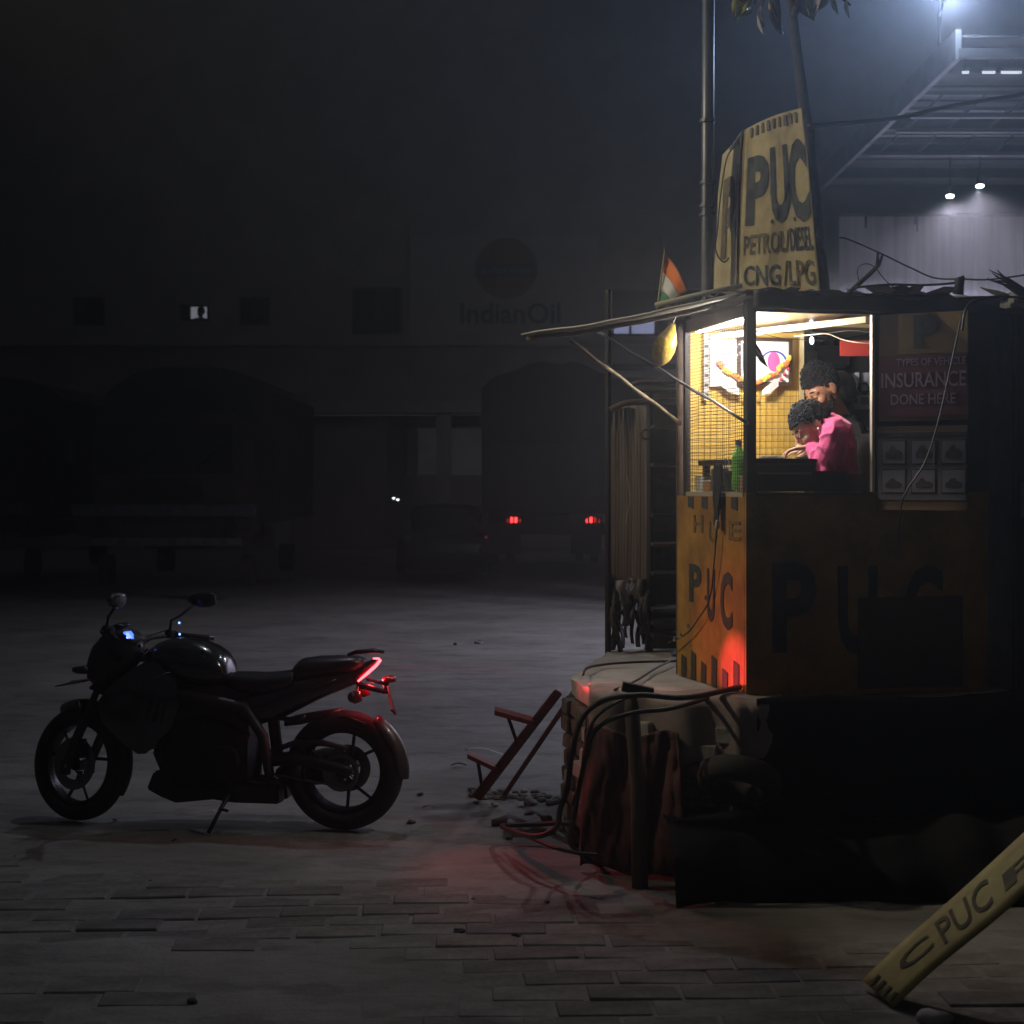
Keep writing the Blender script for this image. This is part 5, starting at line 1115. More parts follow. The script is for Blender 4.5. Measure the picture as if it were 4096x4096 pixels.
def wheelset(c, Ro, ri, hw, T, front):
    t = MB().torus(c, (Ro + ri) / 2, (Ro - ri) / 2, hw, (0, 1, 0), 72, 14, e=.72).xf(T).build('wheel', M_rubber, bike, True)
    mb = MB().torus(c, ri - .004, .014, hw * .72, (0, 1, 0), 64, 8, e=.5)
    mb.build  # rim with three split spokes
    for k in range(3):
        a = 2 * pi * k / 3 + (.5 if front else .95)
        for sgn in (-1, 1):
            p0 = c + V((cos(a), 0, sin(a))) * .045; am = a + sgn * .20; p1 = c + V((cos(am), 0, sin(am))) * .10; a1 = a + sgn * .36; p2 = c + V((cos(a1), 0, sin(a1))) * (ri - .008)
            mb.tube([p0, p1, p2], [.013, .010, .009], 6)
    mb.tube([c - V((0, .05, 0)), c + V((0, .05, 0))], .038, 16)
    mb.xf(T).build('rim', M_alu, t, False)
    d_ = MB(); y0 = -.055 if front else .06
    for q in (.0,): d_.torus(c + V((0, y0, 0)), (.112 if front else .095), .028, .0022, (0, 1, 0), 48, 4, e=.3)
    for k in range(5): a = 2 * pi * k / 5; d_.tube([c + V((cos(a) * .035, y0, sin(a) * .035)), c + V((cos(a + .3) * .09, y0, sin(a + .3) * .09))], .006, 5)
    d_.xf(T).build('brake_disc', M_disc, t); MB().tube([c - V((0, .12 if not front else .09, 0)), c + V((0, .12 if not front else .09, 0))], .011, 10).xf(T).build('axle', M_alu, t)
wheelset(FC, .303, .218, .050, ST, True); wheelset(RC, .311, .214, .066, Matrix(), False)
# front end, built straight then steered
for sy in (-1, 1):
    y = sy * .095; f0 = FC + V((0, y, 0)) + SA * -.02 + V((-.02, 0, 0)); 
    mb = MB().tube([f0, f0 + SA * .30], .026, 14); mb.tube([f0 + SA * .29, f0 + SA * .66], .0185, 12); mb.box(f0 + V((.005, 0, -.005)), (.05, .03, .07)); mb.xf(ST).build('fork_leg', M_blackp, bike, False)
MB().box(FC + V((.055, -.075, .085)), (.05, .04, .10)).xf(ST).build('brake_caliper', M_eng, bike, bevel=.006)
MB().tube([FC + V((-.012, -.105, -.01)), FC + V((-.012, -.118, -.01))], .011, 10).xf(ST).build('front_reflector', M_amber, bike)
# mudguard over the front wheel
mb = MB()
def guard(c, r_, hw, a0, a1, drop, T, t=.005, n=26):
    def f(u, v):
        a = a0 + (a1 - a0) * u; w_ = (v - .5) * 2; k = hw * (1 - .35 * (abs(2 * u - 1) ** 3)); rr = r_ - drop * abs(w_) ** 2.5
        return c + V((cos(a) * rr, w_ * k, sin(a) * rr))
    return MB().grid(f, n, 8, t).xf(T)
guard(FC, .345, .062, R(118), R(38), .055, ST).build('front_mudguard', M_bike, bike, True)
guard(FC, .332, .055, R(40), R(-28), .03, ST, .004).build('mudguard_flap', M_blackp, bike, True)
for sy in (-1, 1): MB().tube([FC + V((.01, sy * .075, .325)), FC + V((.05, sy * .095, .22))], .012, 6).xf(ST).build('mudguard_stay', M_blackp, bike)
tri = FC + SA * .64
for h in (.44, .64): MB().box(FC + SA * h, (.09, .25, .035), Matrix.Rotation(rake, 3, 'Y')).xf(ST).build('yoke', M_alu, bike, bevel=.006)
MB().tube([tri - SA * .22, tri + SA * .01], .026, 10).xf(ST).build('steering_stem', M_eng, bike)
hb = tri + SA * .05
bar = lambda sy: [hb + V((.0, sy * .04, 0)), hb + V((.005, sy * .16, .055)), hb + V((.06, sy * .26, .075)), hb + V((.19, sy * .385, .068))]
for sy in (-1, 1):
    p = bar(sy); MB().tube(p, .012, 8).xf(ST).build('handlebar', M_blackp, bike, True)
    g0 = p[2].lerp(p[3], .12); MB().tube([g0, p[3], p[3].lerp(p[2], -.14)], [.018, .018, .020], 12).xf(ST).build('grip', M_rubber, bike, True)
    MB().tube([p[3].lerp(p[2], -.16), p[3].lerp(p[2], -.30)], .013, 10).xf(ST).build('bar_end', M_chrome, bike)
    MB().tube([p[2] + V((-.045, 0, .0)), p[2].lerp(p[3], .5) + V((-.06, 0, -.005)), p[3] + V((-.055, 0, -.01))], [.008, .006, .008], 6).xf(ST).build('lever', M_alu, bike, True)
    MB().box(p[2] + V((.0, 0, .005)), (.045, .07, .045)).xf(ST).build('switch_box', M_blackp, bike, bevel=.008)
    q0 = p[2] + V((-.01, 0, .02)); q1 = q0 + V((.035, sy * .03, .085 if sy > 0 else .055)); q2 = q1 + V((.07, sy * .02, .06) if sy > 0 else (.05, sy * .02, .045))
    MB().tube([q0, q0 + V((.005, 0, .06)), q1, q2], [.009, .007, .007, .009], 8).xf(ST).build('mirror_stem', M_blackp, bike, True)
    m_ = MB(); m_.loft([(-.075, -.012, .012, .008), (-.05, -.032, .030, .014), (0, -.042, .042, .018), (.055, -.040, .044, .016), (.09, -.022, .032, .008)], 14, .8)
    m_.xf(ST @ Matrix.Translation(q2 + V((.03, sy * .03, .035))) @ Matrix.Rotation(R(12 if sy > 0 else 100), 4, 'Z') @ Matrix.Rotation(R(12), 4, 'X')); m_.build('mirror', M_black, bike, True)
    MB().tube([FC + SA * .42 + V((-.05, sy * .02, .03)), hb + V((-.09, sy * .10, .03)), p[2] + V((-.02, 0, .03))], .004, 5).xf(ST).build('brake_hose', M_wire, bike, True)
# instrument pod and headlamp cowl
def cowlpts():
    return [(B(305, 470).x, B(0, 480).z, B(0, 440).z, .02), (B(322, 0).x, B(0, 510).z, B(0, 375).z, .065), (B(352, 0).x, B(0, 528).z, B(0, 318).z, .095), (B(400, 0).x, B(0, 535).z, B(0, 268).z, .11), (B(455, 0).x, B(0, 520).z, B(0, 240).z, .105), (B(505, 0).x, B(0, 470).z, B(0, 243).z, .09), (B(545, 0).x, B(0, 420).z, B(0, 275).z, .07), (B(572, 0).x, B(0, 390).z, B(0, 310).z, .04)]
TI = Matrix.Translation((B(430, 400).x, 0, 0)) @ Matrix.Rotation(R(-10), 4, 'Z') @ Matrix.Translation((-B(430, 400).x, 0, 0))
cw = MB().loft(cowlpts(), 20, .8).xf(TI).build('headlamp_cowl', M_blackp, bike, True)
MB().loft([(B(302, 0).x, B(0, 475).z, B(0, 435).z, .03), (B(318, 0).x, B(0, 500).z, B(0, 392).z, .062), (B(330, 0).x, B(0, 505).z, B(0, 385).z, .068)], 16, .8).xf(TI).build('headlamp_glass', M_glassd, cw, True)
MB().loft([(B(385, 0).x, B(0, 285).z, B(0, 272).z, .04), (B(415, 0).x, B(0, 260).z, B(0, 243).z, .07), (B(470, 0).x, B(0, 236).z, B(0, 222).z, .06), (B(500, 0).x, B(0, 240).z, B(0, 228).z, .03)], 14, .8).xf(TI).build('fly_screen', M_black, cw, True)
ins = MB().loft([(B(480, 0).x, B(0, 300).z, B(0, 262).z, .07), (B(520, 0).x, B(0, 318).z, B(0, 258).z, .085), (B(570, 0).x, B(0, 330).z, B(0, 285).z, .06)], 14, .7).xf(TI).build('instrument_pod', M_blackp, bike, True)
def facet(pts, m, nm, par, y0, y1): MB().hexa([V((B(*p).x, y0, B(*p).z)) for p in pts], [V((B(*p).x, y1, B(*p).z)) for p in pts]).build(nm, m, par)
facet([(508, 268), (530, 266), (556, 300), (508, 306)], M_blue, 'blue_rim', ins, -.088, -.05)
facet([(518, 272), (531, 270), (550, 296), (528, 301)], M_bw, 'screen', ins, -.092, -.085)
for cx, cy in ((494, 303), (747, 286), (745, 231)):
    p = B(cx, cy, -.09 if cx < 600 else .2); MB().ell(p, (.006, .006, .006), 8, 6).build('blue_indicator', mat('blue indicator', (.1, .2, .8), .3, emit=(.12, .25, 1), es=6 if cy != 231 else 2), bike)
random.seed(2)
for k in range(9): p = B(515 + random.uniform(0, 70), 340 + random.uniform(0, 42) + k * 1.0, -.05 + random.uniform(-.02, .02)); MB().tube([p, p + V((random.uniform(-.03, .03), 0, random.uniform(-.02, .03)))], .006, 6).build('cable_clamp', M_chrome if k % 3 == 0 else M_alu, bike)
# front indicators and number plate bracket
for v_, c in ((-.16, (268, 460)), (.16, (300, 455))):
    p = B(*c, v_); MB().loft([(-.045, -.01, .012, .008), (-.02, -.018, .02, .018), (.02, -.02, .022, .02), (.045, -.012, .014, .01)], 12, .9).xf(Matrix.Translation(p)).build('turn_signal', M_black, bike, True)
    MB().tube([p, B(345, 462, v_ * .5)], .008, 6).build('signal_stem', M_blackp, bike)
MB().box(B(306, 484, -.06), (.012, .01, .035)).build('side_reflector', M_redp, bike)
a = B(185, 525); b_ = B(330, 500); MB().hexa([a + V((0, -.10, 0)), b_ + V((0, -.10, 0)), b_ + V((0, .10, 0)), a + V((0, .10, 0))], [q + V((0, 0, -.006)) for q in (a + V((0, -.10, 0)), b_ + V((0, -.10, 0)), b_ + V((0, .10, 0)), a + V((0, .10, 0)))]).build('front_plate', M_blackp, bike)
MB().tube([B(220, 512, -.10), B(312, 503, -.10)], .0035, 6).build('plate_edge', mat('brass edge', (.5, .36, .22), .35, .7), bike)
MB().loft([(B(330, 0).x, B(0, 545).z, B(0, 520).z, .05), (B(400, 0).x, B(0, 560).z, B(0, 515).z, .06), (B(440, 0).x, B(0, 545).z, B(0, 520).z, .05)], 12, .8).build('cowl_bracket', M_blackp, bike, True)
# tank, shrouds
X = lambda cx: B(cx, 400).x
Z = lambda cy, cx=900: B(cx, cy).z
def S(cx, top, bot, hw, e=.8): return (B(cx, top).x, B(cx, bot).z, B(cx, top).z, hw, e)
tk = MB().loft([S(585, 385, 420, .03), S(610, 356, 440, .07), S(660, 322, 470, .10), (S(720, 303, 500, .125)), S(790, 300, 520, .145), S(860, 312, 530, .15), S(920, 338, 535, .148), S(962, 368, 530, .135), S(988, 408, 520, .115), S(1000, 450, 510, .09), S(1004, 475, 500, .05)], 28, .82)
tk = tk.build('fuel_tank', M_bike, bike, True)
c = B(733, 328, -.03); MB().ell(c + V((0, .0, .012)), (.052, .042, .007), 24, 8, Matrix.Rotation(R(-8), 3, 'Y') @ Matrix.Rotation(R(20), 3, 'X')).build('filler_cap', mat('satin cap', (.42, .37, .35), .4, .6), tk, True)
c = B(860, 372, -.149); MB().tube([c, c + V((0, -.004, 0))], .010, 16).build('tank_badge', M_alu, tk)
for sy in (-1, 1):     # tank shroud with a sharp leading spear
    o2 = [(398, 598), (440, 545), (505, 490), (575, 440), (640, 400), (700, 420), (780, 500), (800, 600), (760, 720), (640, 840), (600, 842), (540, 800), (470, 738), (420, 690)]
    pts = [B(*p) for p in o2]; mb = MB(); yo = lambda p: .155 - .05 * max(0, min(1, (X(520) - p.x) / .25)); n = len(pts)
    cin = B(620, 600); vv = [V((p.x, sy * yo(p), p.z)) for p in pts]; fs = []
    for k_, (q_, off_) in enumerate(((.25, .022), (.6, .036))): vv += [V((p.x + (cin.x - p.x) * q_, sy * (yo(p) + off_), p.z + (cin.z - p.z) * q_)) for p in pts]
    vv += [V((cin.x, sy * .192, cin.z))] + [V((p.x, sy * (yo(p) - .03), p.z)) for p in pts]
    for k_ in range(2): fs += [(k_ * n + i, k_ * n + (i + 1) % n, (k_ + 1) * n + (i + 1) % n, (k_ + 1) * n + i) for i in range(n)]
    fs += [(2 * n + i, 2 * n + (i + 1) % n, 3 * n) for i in range(n)] + [(i, 3 * n + 1 + i, 3 * n + 1 + (i + 1) % n, (i + 1) % n) for i in range(n)] + [tuple(3 * n + 1 + i for i in range(n))]
    mb.add(vv, fs)
    auto(mb.build('tank_shroud', M_bike, bike), 50)
    for k in range(3): MB().hexa([B(600 + 34 * k, 600 + 14 * k, sy * .19), B(618 + 34 * k, 596 + 14 * k, sy * .19), B(590 + 34 * k, 700 + 10 * k, sy * .186), B(578 + 34 * k, 702 + 10 * k, sy * .186)], [B(600 + 34 * k, 600 + 14 * k, sy * .20), B(618 + 34 * k, 596 + 14 * k, sy * .20), B(590 + 34 * k, 700 + 10 * k, sy * .196), B(578 + 34 * k, 702 + 10 * k, sy * .196)]).build('shroud_gill', M_blackp, bike)
    MB().tube([B(450, 600, sy * .13), B(560, 520, sy * .172), B(700, 470, sy * .17)], [.004, .010, .005], 8).build('shroud_rib', M_bike, bike, True)
    MB().tube([B(440, 543, sy * .125), B(470, 514, sy * .14), B(502, 490, sy * .15)], [.003, .008, .003], 8).build('shroud_highlight', mat('highlight metal', (.8, .8, .85), .12, 1.), bike, True)  # bright metal strips painted in as highlights on the shroud
    MB().tube([B(425, 700, sy * .10), B(450, 738, sy * .10)], [.004, .007], 8).build('shroud_highlight', mat('highlight metal', (.8, .8, .85), .12, 1.), bike, True)
# radiator, frame, engine
MB().loft([S(560, 640, 810, .13, .4), S(620, 640, 838, .13, .4)], 16, .4).build('radiator', M_eng, bike)
for sy in (-1, 1):
    MB().tube([B(480, 520, sy * .03), B(640, 560, sy * .12), B(860, 600, sy * .14), B(1060, 640, sy * .13), B(1150, 780, sy * .12), B(1180, 960, sy * .12), B(1190, 1040, sy * .11)], [.03, .032, .032, .032, .03, .028, .02], 8).build('frame_beam', M_blackp, bike, True)
    MB().tube([B(650, 660, sy * .10), B(655, 840, sy * .10), B(670, 960, sy * .09), B(780, 1040, sy * .08)], .018, 8).build('down_tube', M_blackp, bike, True)
eg = MB().loft([S(690, 700, 1000, .10, .4), S(760, 660, 1030, .15, .5), S(900, 640, 1040, .17, .5), S(1020, 680, 1040, .16, .5), S(1110, 760, 1020, .12, .5)], 18, .5).build('engine', M_eng, bike)
for k in range(7): MB().loft([(X(660) + .0, Z(720 + k * 22) - .004, Z(720 + k * 22) + .004, .12, .4), (X(820), Z(700 + k * 22) - .004, Z(700 + k * 22) + .004, .13, .4)], 12, .4).build('cylinder_fin', M_alu, eg)
c = B(960, 900, -.16); MB().tube([c + V((0, .02, 0)), c + V((0, -.035, 0))], .085, 26).build('clutch_cover', M_eng, eg, bevel=.006); c = B(800, 930, -.15); MB().tube([c + V((0, .02, 0)), c + V((0, -.03, 0))], .055, 22).build('generator_cover', M_eng, eg, bevel=.006)
MB().loft([S(640, 560, 820, .12, .6), S(760, 500, 860, .13, .6), S(960, 500, 860, .12, .6), S(1110, 520, 780, .10, .6)], 16, .6).build('airbox', M_blackp, bike)
bp_ = [(632, 1012), (665, 930), (760, 900), (1000, 960), (1255, 1010), (1262, 1084), (1050, 1078), (950, 1062), (770, 1078), (700, 1050)]
for sy in (-1, 1):
    mb = MB(); pts = [B(*p) for p in bp_]; n = len(pts); mb.add([V((p.x, sy * (.13 - .0 * i), p.z)) for i, p in enumerate(pts)] + [V((p.x, sy * .02, p.z - .004)) for p in pts], [tuple(range(n)), tuple(reversed(range(n, 2 * n)))] + [(i, i + n, (i + 1) % n + n, (i + 1) % n) for i in range(n)]); mb.build('belly_pan', M_blackp, bike, bevel=.008)
# exhaust on the far side, silencer beside the rear wheel
MB().tube([B(690, 720, .10), B(640, 860, .12), B(700, 1010, .12), B(980, 1040, .14), B(1180, 1000, .15)], [.022, .024, .026, .03, .034], 10).build('exhaust_pipe', M_eng, bike, True)
MB().loft([S(1170, 960, 1050, .04), S(1240, 900, 1050, .055), S(1400, 860, 1040, .06), S(1520, 850, 1010, .06), S(1560, 870, 980, .05)], 16, .8, .17).build('silencer', M_eng, bike, True)
# seat and tail
MB().loft([S(985, 480, 560, .06), S(1020, 466, 570, .09), S(1080, 466, 575, .115), S(1180, 470, 570, .13), S(1260, 462, 560, .135), S(1315, 452, 540, .125), S(1330, 440, 520, .10)], 22, .75).build('rider_seat', M_seat, bike, True)
MB().loft([S(1302, 470, 500, .05), S(1315, 430, 510, .09), S(1345, 402, 500, .11), S(1420, 391, 490, .115), S(1520, 388, 480, .105), S(1600, 390, 465, .085), S(1640, 402, 450, .05)], 22, .7).build('pillion_seat', M_seat, bike, True)
MB().loft([S(1020, 560, 720, .10, .6), S(1140, 560, 720, .13, .6), S(1250, 520, 690, .13, .6), S(1330, 488, 650, .125, .6), S(1450, 470, 590, .11, .6), S(1560, 452, 545, .085, .6), S(1620, 430, 520, .06, .6), S(1690, 402, 440, .03, .6), S(1712, 402, 415, .015, .6)], 20, .6).build('tail_cowl', M_bike, bike, True)
for sy in (-1, 1):
    MB().tube([B(1340, 560, sy * .128), B(1430, 530, sy * .124), B(1500, 505, sy * .112)], [.004, .012, .004], 6).build('cowl_crease', M_bike, bike, True)
MB().tube([B(1560, 385, -.09), B(1600, 372, -.10), B(1680, 366, -.085), B(1728, 370, -.04), B(1728, 370, .04), B(1680, 366, .085), B(1600, 372, .10), B(1560, 385, .09)], [.008, .012, .014, .010, .010, .014, .012, .008], 8).build('grab_rail', M_blackp, bike, True)
for sy in (-1, 1):
    tlm = MB().tube([B(1608, 514, sy * .085), B(1650, 478, sy * .075), B(1695, 438, sy * .05), B(1716, 412, sy * .028), B(1708, 404, sy * .02), B(1682, 403, sy * .02)], [.005, .007, .008, .007, .006, .004], 8).build('tail_lamp', M_tail, bike, True)
MB().loft([S(1610, 475, 515, .07, .6), S(1670, 440, 470, .05, .6), S(1712, 405, 425, .03, .6)], 14, .6).build('tail_lens', M_redp, bike, True)
# plate holder, rear indicators, plate
for (p, q, r_) in (((1602, 522), (1738, 565), .011), ((1650, 503), (1755, 530), .009), ((1605, 540), (1735, 568), .007)):
    for sy in (-1, 1): MB().tube([B(*p, sy * .03), B(*q, sy * .03)], r_, 8).build('plate_arm', M_blackp, bike, True)
MB().tube([B(1740, 525), B(1745, 572)], .014, 8).build('plate_mount', M_blackp, bike, True)
MB().loft([(-.03, -.012, .012, .03, .6), (.0, -.02, .02, .05, .6), (.03, -.014, .014, .045, .6)], 14, .6).xf(Matrix.Translation(B(1760, 503))).build('plate_lamp', M_redp, bike, True)
for v_, c_ in ((-.12, (1600, 590)), (.12, (1760, 500))):
    p = B(*c_, v_) if v_ < 0 else B(1640, 560, v_)
    MB().loft([(-.035, -.022, .022, .012), (-.01, -.032, .03, .022), (.02, -.03, .028, .02), (.03, -.02, .02, .01)], 12, .9).xf(Matrix.Translation(p) @ Matrix.Rotation(R(70), 4, 'Y')).build('turn_signal', M_redp, bike, True); MB().tube([p + V((0, 0, .02)), B(1608, 535, v_ * .3)], .008, 6).build('signal_stem', M_blackp, bike)  # tail lamp's red light put into the colour of the signals
MB().ell(B(1578, 590, -.13), (.022, .02, .028), 12, 8).build('signal_shell', M_blackp, bike, True)
pl0 = B(1745, 530, 0); PX_ = V((.35, -.94, 0)).normalized(); PZ_ = V((.25, 0, -.97)).normalized()
plate = MB().slab([pl0 - PX_ * .10, pl0 + PX_ * .10, pl0 + PX_ * .10 + PZ_ * .13, pl0 - PX_ * .10 + PZ_ * .13], PX_.cross(PZ_), .003); PN = PX_.cross(PZ_)
if PN.x < 0: PN = -PN
plate = plate.build('number_plate', mat('number plate', (.30, .28, .28), .5), bike)
for j in range(2):
    for k in range(4):
        o_ = pl0 + PX_ * (-.08 + k * .042) + PZ_ * (.02 + j * .055) + PN * .004; MB().slab([o_, o_ + PX_ * .026, o_ + PX_ * (.026 if k % 2 else .016) + PZ_ * .04, o_ + PX_ * .004 + PZ_ * .04], PN, .001).build('plate_mark', M_letter, plate)
MB().tube([pl0 + PZ_ * .13, pl0 + PZ_ * .16 + V((.01, 0, 0))], [.014, .004], 8).build('plate_reflector', M_redp, bike)
# rear hugger, inner guard, swingarm, chain guard, shock
guard(RC, .345, .07, R(58), R(-6), .045, Matrix()).build('rear_mudguard', mat('dark mudguard plastic', (.06, .052, .052), .35, coat=.3), bike, True)
MB().loft([S(1535, 640, 668, .03, .7), S(1450, 652, 690, .06, .7), S(1340, 670, 720, .06, .7), S(1260, 690, 730, .03, .7)], 14, .7).build('inner_guard', M_blackp, bike, True)
MB().tube([B(1470, 690, -.05), B(1560, 690, -.06), B(1640, 720, -.075)], .010, 6).build('hugger_stay', M_alu, bike, True)
for sy in (-1, 1):
    MB().tube([B(1165, 900, sy * .10), B(1300, 880, sy * .11), B(1545, 940, sy * .105), B(1580, 945, sy * .10)], [.032, .036, .026, .018], 8).build('swingarm', M_eng, bike, True)
MB().torus(V((RC.x, -.085, RC.z)), .085, .014, .004, (0, 1, 0), 40, 6).build('sprocket', M_disc, bike)
MB().tube([B(1160, 860, -.10), B(1300, 812, -.105), B(1440, 812, -.105), B(1560, 835, -.10)], [.012, .018, .018, .010], 6).build('chain_guard', M_blackp, bike, True)
MB().tube([B(1165, 905, -.088), B(1545, 850, -.088)], .006, 5).build('chain', M_disc, bike); MB().tube([B(1165, 955, -.088), B(1545, 1028, -.088)], .006, 5).build('chain', M_disc, bike)
MB().tube([B(1200, 700, 0), B(1225, 900, 0)], .032, 12).build('shock_absorber', M_eng, bike)
MB().tube([B(1205, 690, -.11), B(1320, 700, -.12), B(1350, 680, -.12)], .012, 8).build('pillion_peg', M_blackp, bike, True)
MB().tube([B(1170, 990, -.12), B(1205, 985, -.16), B(1212, 984, -.22)], .012, 8).build('footpeg', M_alu, bike, True); MB().tube([B(1205, 985, -.13), B(1165, 1055, -.13)], .008, 6).build('gear_linkage', M_blackp, bike)
sdp = [B(985, 1062, -.14), B(945, 1130, -.20), B(930, 1160, -.22), B(885, 1214, -.27)]
sdp[-1].z = .012; MB().tube(sdp, [.014, .011, .010, .012], 8).build('side_stand', M_blackp, bike, True); MB().tube([sdp[1], sdp[1] + V((.045, -.02, -.005))], .008, 6).build('stand_tab', M_blackp, bike)
# red light thrown by the tail lamp
tp_ = BM @ B(1716, 440, -.0)
lamp('POINT', 'tail_lamp_light', BM @ B(1676, 514, 0), 2.0, (1, .05, .07), .02)
lamp('SPOT', 'tail_lamp_beam', BM @ (B(1752, 440, -.02)), 380, (1, .05, .07), .008, K(-.02, .15, .92), 13, 1.0)
lamp('SPOT', 'tail_lamp_spill', BM @ (B(1752, 440, -.02)), 38, (1, .07, .06), .008, K(-.02, .25, 1.05), 34, 1.0)
lamp('SPOT', 'tail_lamp_glint', BM @ (B(1752, 440, -.04)), 600, (1, .05, .07), .008, V((.62, 7.42, .90)), 7, 1.0)
lamp('SPOT', 'tail_lamp_wash', BM @ (B(1752, 445, -.03)), 13, (1, .10, .12), .02, V((.1, 7.4, .1)), 65, .9)

# ================================================================== PEOPLE
def fuse(mb, name, m, parent, vox=.006, smooth=4):
    me = bpy.data.meshes.new('t'); me.from_pydata([p for p in mb.v], [], mb.f); o = bpy.data.objects.new('t', me); C.objects.link(o)
    md = o.modifiers.new('r', 'REMESH'); md.mode = 'VOXEL'; md.voxel_size = vox
    sm = o.modifiers.new('s', 'SMOOTH'); sm.iterations = smooth; sm.factor = .5
    dg = bpy.context.evaluated_depsgraph_get(); nm = bpy.data.meshes.new_from_object(o.evaluated_get(dg)); bpy.data.objects.remove(o); bpy.data.meshes.remove(me)
    off = _off.get(parent, V()) if parent is not None else V()
    nm.transform(Matrix.Translation(-off)); nm.materials.clear(); nm.materials.append(m); nm.shade_smooth(); nm.name = name
    return link(bpy.data.objects.new(name, nm), parent)
def head_frame(c, fwd, up):
    f = V(fwd).normalized(); s = V(up).cross(f).normalized(); u = f.cross(s)      # s = left of the person
    return Matrix((( f.x, s.x, u.x, c[0]), (f.y, s.y, u.y, c[1]), (f.z, s.z, u.z, c[2]), (0, 0, 0, 1)))
def add_head(mb, H, sc_=1.0):
    n = len(mb.v); R3 = Matrix.Identity(3)
    mb.ell((-.012, 0, .020), (.098, .076, .098), 24, 16); mb.ell((.022, 0, -.045), (.068, .056, .070), 20, 12)
    mb.ell((.055, 0, -.102), (.032, .030, .022), 12, 8); mb.ell((.0, 0, -.07), (.055, .058, .045), 14, 10)
    mb.cap((.090, 0, .012), (.112, 0, -.030), .008, .012); 
    for s in (-1, 1):
        mb.ell((.104, s * .011, -.036), (.010, .008, .008), 8, 6); mb.cap((.083, s * .012, .024), (.070, s * .046, .022), .011, .010)
        mb.ell((.062, s * .040, -.030), (.028, .022, .026), 12, 8); mb.ell((.076, s * .031, -.0), (.015, .016, .011), 12, 8)
        mb.ell((-.008, s * .080, -.008), (.022, .009, .032), 12, 8, Matrix.Rotation(s * -.3, 3, 'Z')); mb.ell((-.002, s * .078, -.034), (.010, .008, .010), 8, 6)
    mb.ell((.092, 0, -.064), (.012, .024, .006), 12, 6); mb.ell((.089, 0, -.077), (.012, .021, .007), 12, 6)
    for i in range(n, len(mb.v)): mb.v[i] = H @ (mb.v[i] * sc_)
def add_hand(mb, wrist, fwd, palm, side):         # fwd towards the fingers, palm = palm normal, side = +1/-1 thumb side
    f = V(fwd).normalized(); p = V(palm); p = (p - f * p.dot(f)).normalized(); s = f.cross(p) * side; w_ = V(wrist)
    for k in range(4): mb.cap(w_ + s * (-.024 + .016 * k) * .6, w_ + f * .082 + s * (-.030 + .020 * k), .014, .011)
    for k, l in enumerate((.062, .078, .084, .074)):
        a = w_ + f * .085 + s * (-.033 + .022 * k); b_ = a + f * l * .48 + p * .006; c_ = b_ + f * l * .28 + p * .016; d_ = c_ + f * l * .14 + p * .022
        mb.cap(a, b_, .0088, .0082, 8); mb.cap(b_, c_, .0082, .0075, 8); mb.cap(c_, d_, .0075, .0065, 8)
    a = w_ + f * .025 + s * .030; b_ = a + f * .032 + s * .028 + p * .012; c_ = b_ + f * .030 + s * .006 + p * .012; mb.cap(a, b_, .013, .011, 8); mb.cap(b_, c_, .010, .008, 8)
def limb(mb, pts, rs):
    for i in range(len(pts) - 1): mb.cap(pts[i], pts[i + 1], rs[i], rs[i + 1], 14)
def hair(H, parent, m, n=520, seed=1, size=.0115, top=.0, tall=.0, sc_=1.0, front=.07):
    random.seed(seed); mb = MB(); hl = lambda x: .056 if x > .045 else (.008 + (x - .005) * 1.2 if x > .005 else (.008 + (.005 - x) * -.6 if x > -.03 else -.062))
    mb.ell((-.016, 0, .032), (.101, .081, .098), 22, 14)
    for i, v_ in enumerate(mb.v):          # pull the cap's front and underside inside the skull
        if v_.z < hl(v_.x) + .01: mb.v[i] = V((-.016, 0, .02)) + (v_ - V((-.016, 0, .02))) * .86
    k = 0
    while k < n:
        d_ = V((random.gauss(0, 1), random.gauss(0, 1), random.gauss(0, 1))).normalized(); p = V((-.014 + .099 * d_.x, .079 * d_.y, .028 + (.097 + tall * max(0, d_.z)) * d_.z))
        if p.z < hl(p.x) + random.uniform(-.004, .004): continue
        q = p + d_ * (random.uniform(-.003, .006) + .007 * noise.noise(p * 60)); r_ = size * random.uniform(.6, 1.2)
        rot = Matrix.Rotation(random.uniform(0, 6), 3, 'Z') @ Matrix.Rotation(random.uniform(0, 6), 3, 'X')
        mb.torus(q, r_ * .66, r_ * .32, r_ * .42, rot @ V((0, 1, 0)), 7, 4); k += 1
    for i in range(len(mb.v)): mb.v[i] = H @ (mb.v[i] * sc_)
    return mb.build('hair', m, parent, True, fixn=False)
def face_bits(H, parent, hm, sc_=1.0):
    for s in (-1, 1):
        mb = MB(); mb.tube([(.087, s * .014, .030), (.086, s * .030, .034), (.074, s * .048, .028)], [.003, .0045, .0025], 6)
        for i in range(len(mb.v)): mb.v[i] = H @ (mb.v[i] * sc_)
        mb.build('eyebrow', hm, parent, True)
        mb = MB(); mb.tube([(.088, s * .018, -.002), (.090, s * .031, -.006), (.080, s * .045, -.003)], .0022, 5)
        for i in range(len(mb.v)): mb.v[i] = H @ (mb.v[i] * sc_)
        mb.build('eyelashes', hm, parent, True)
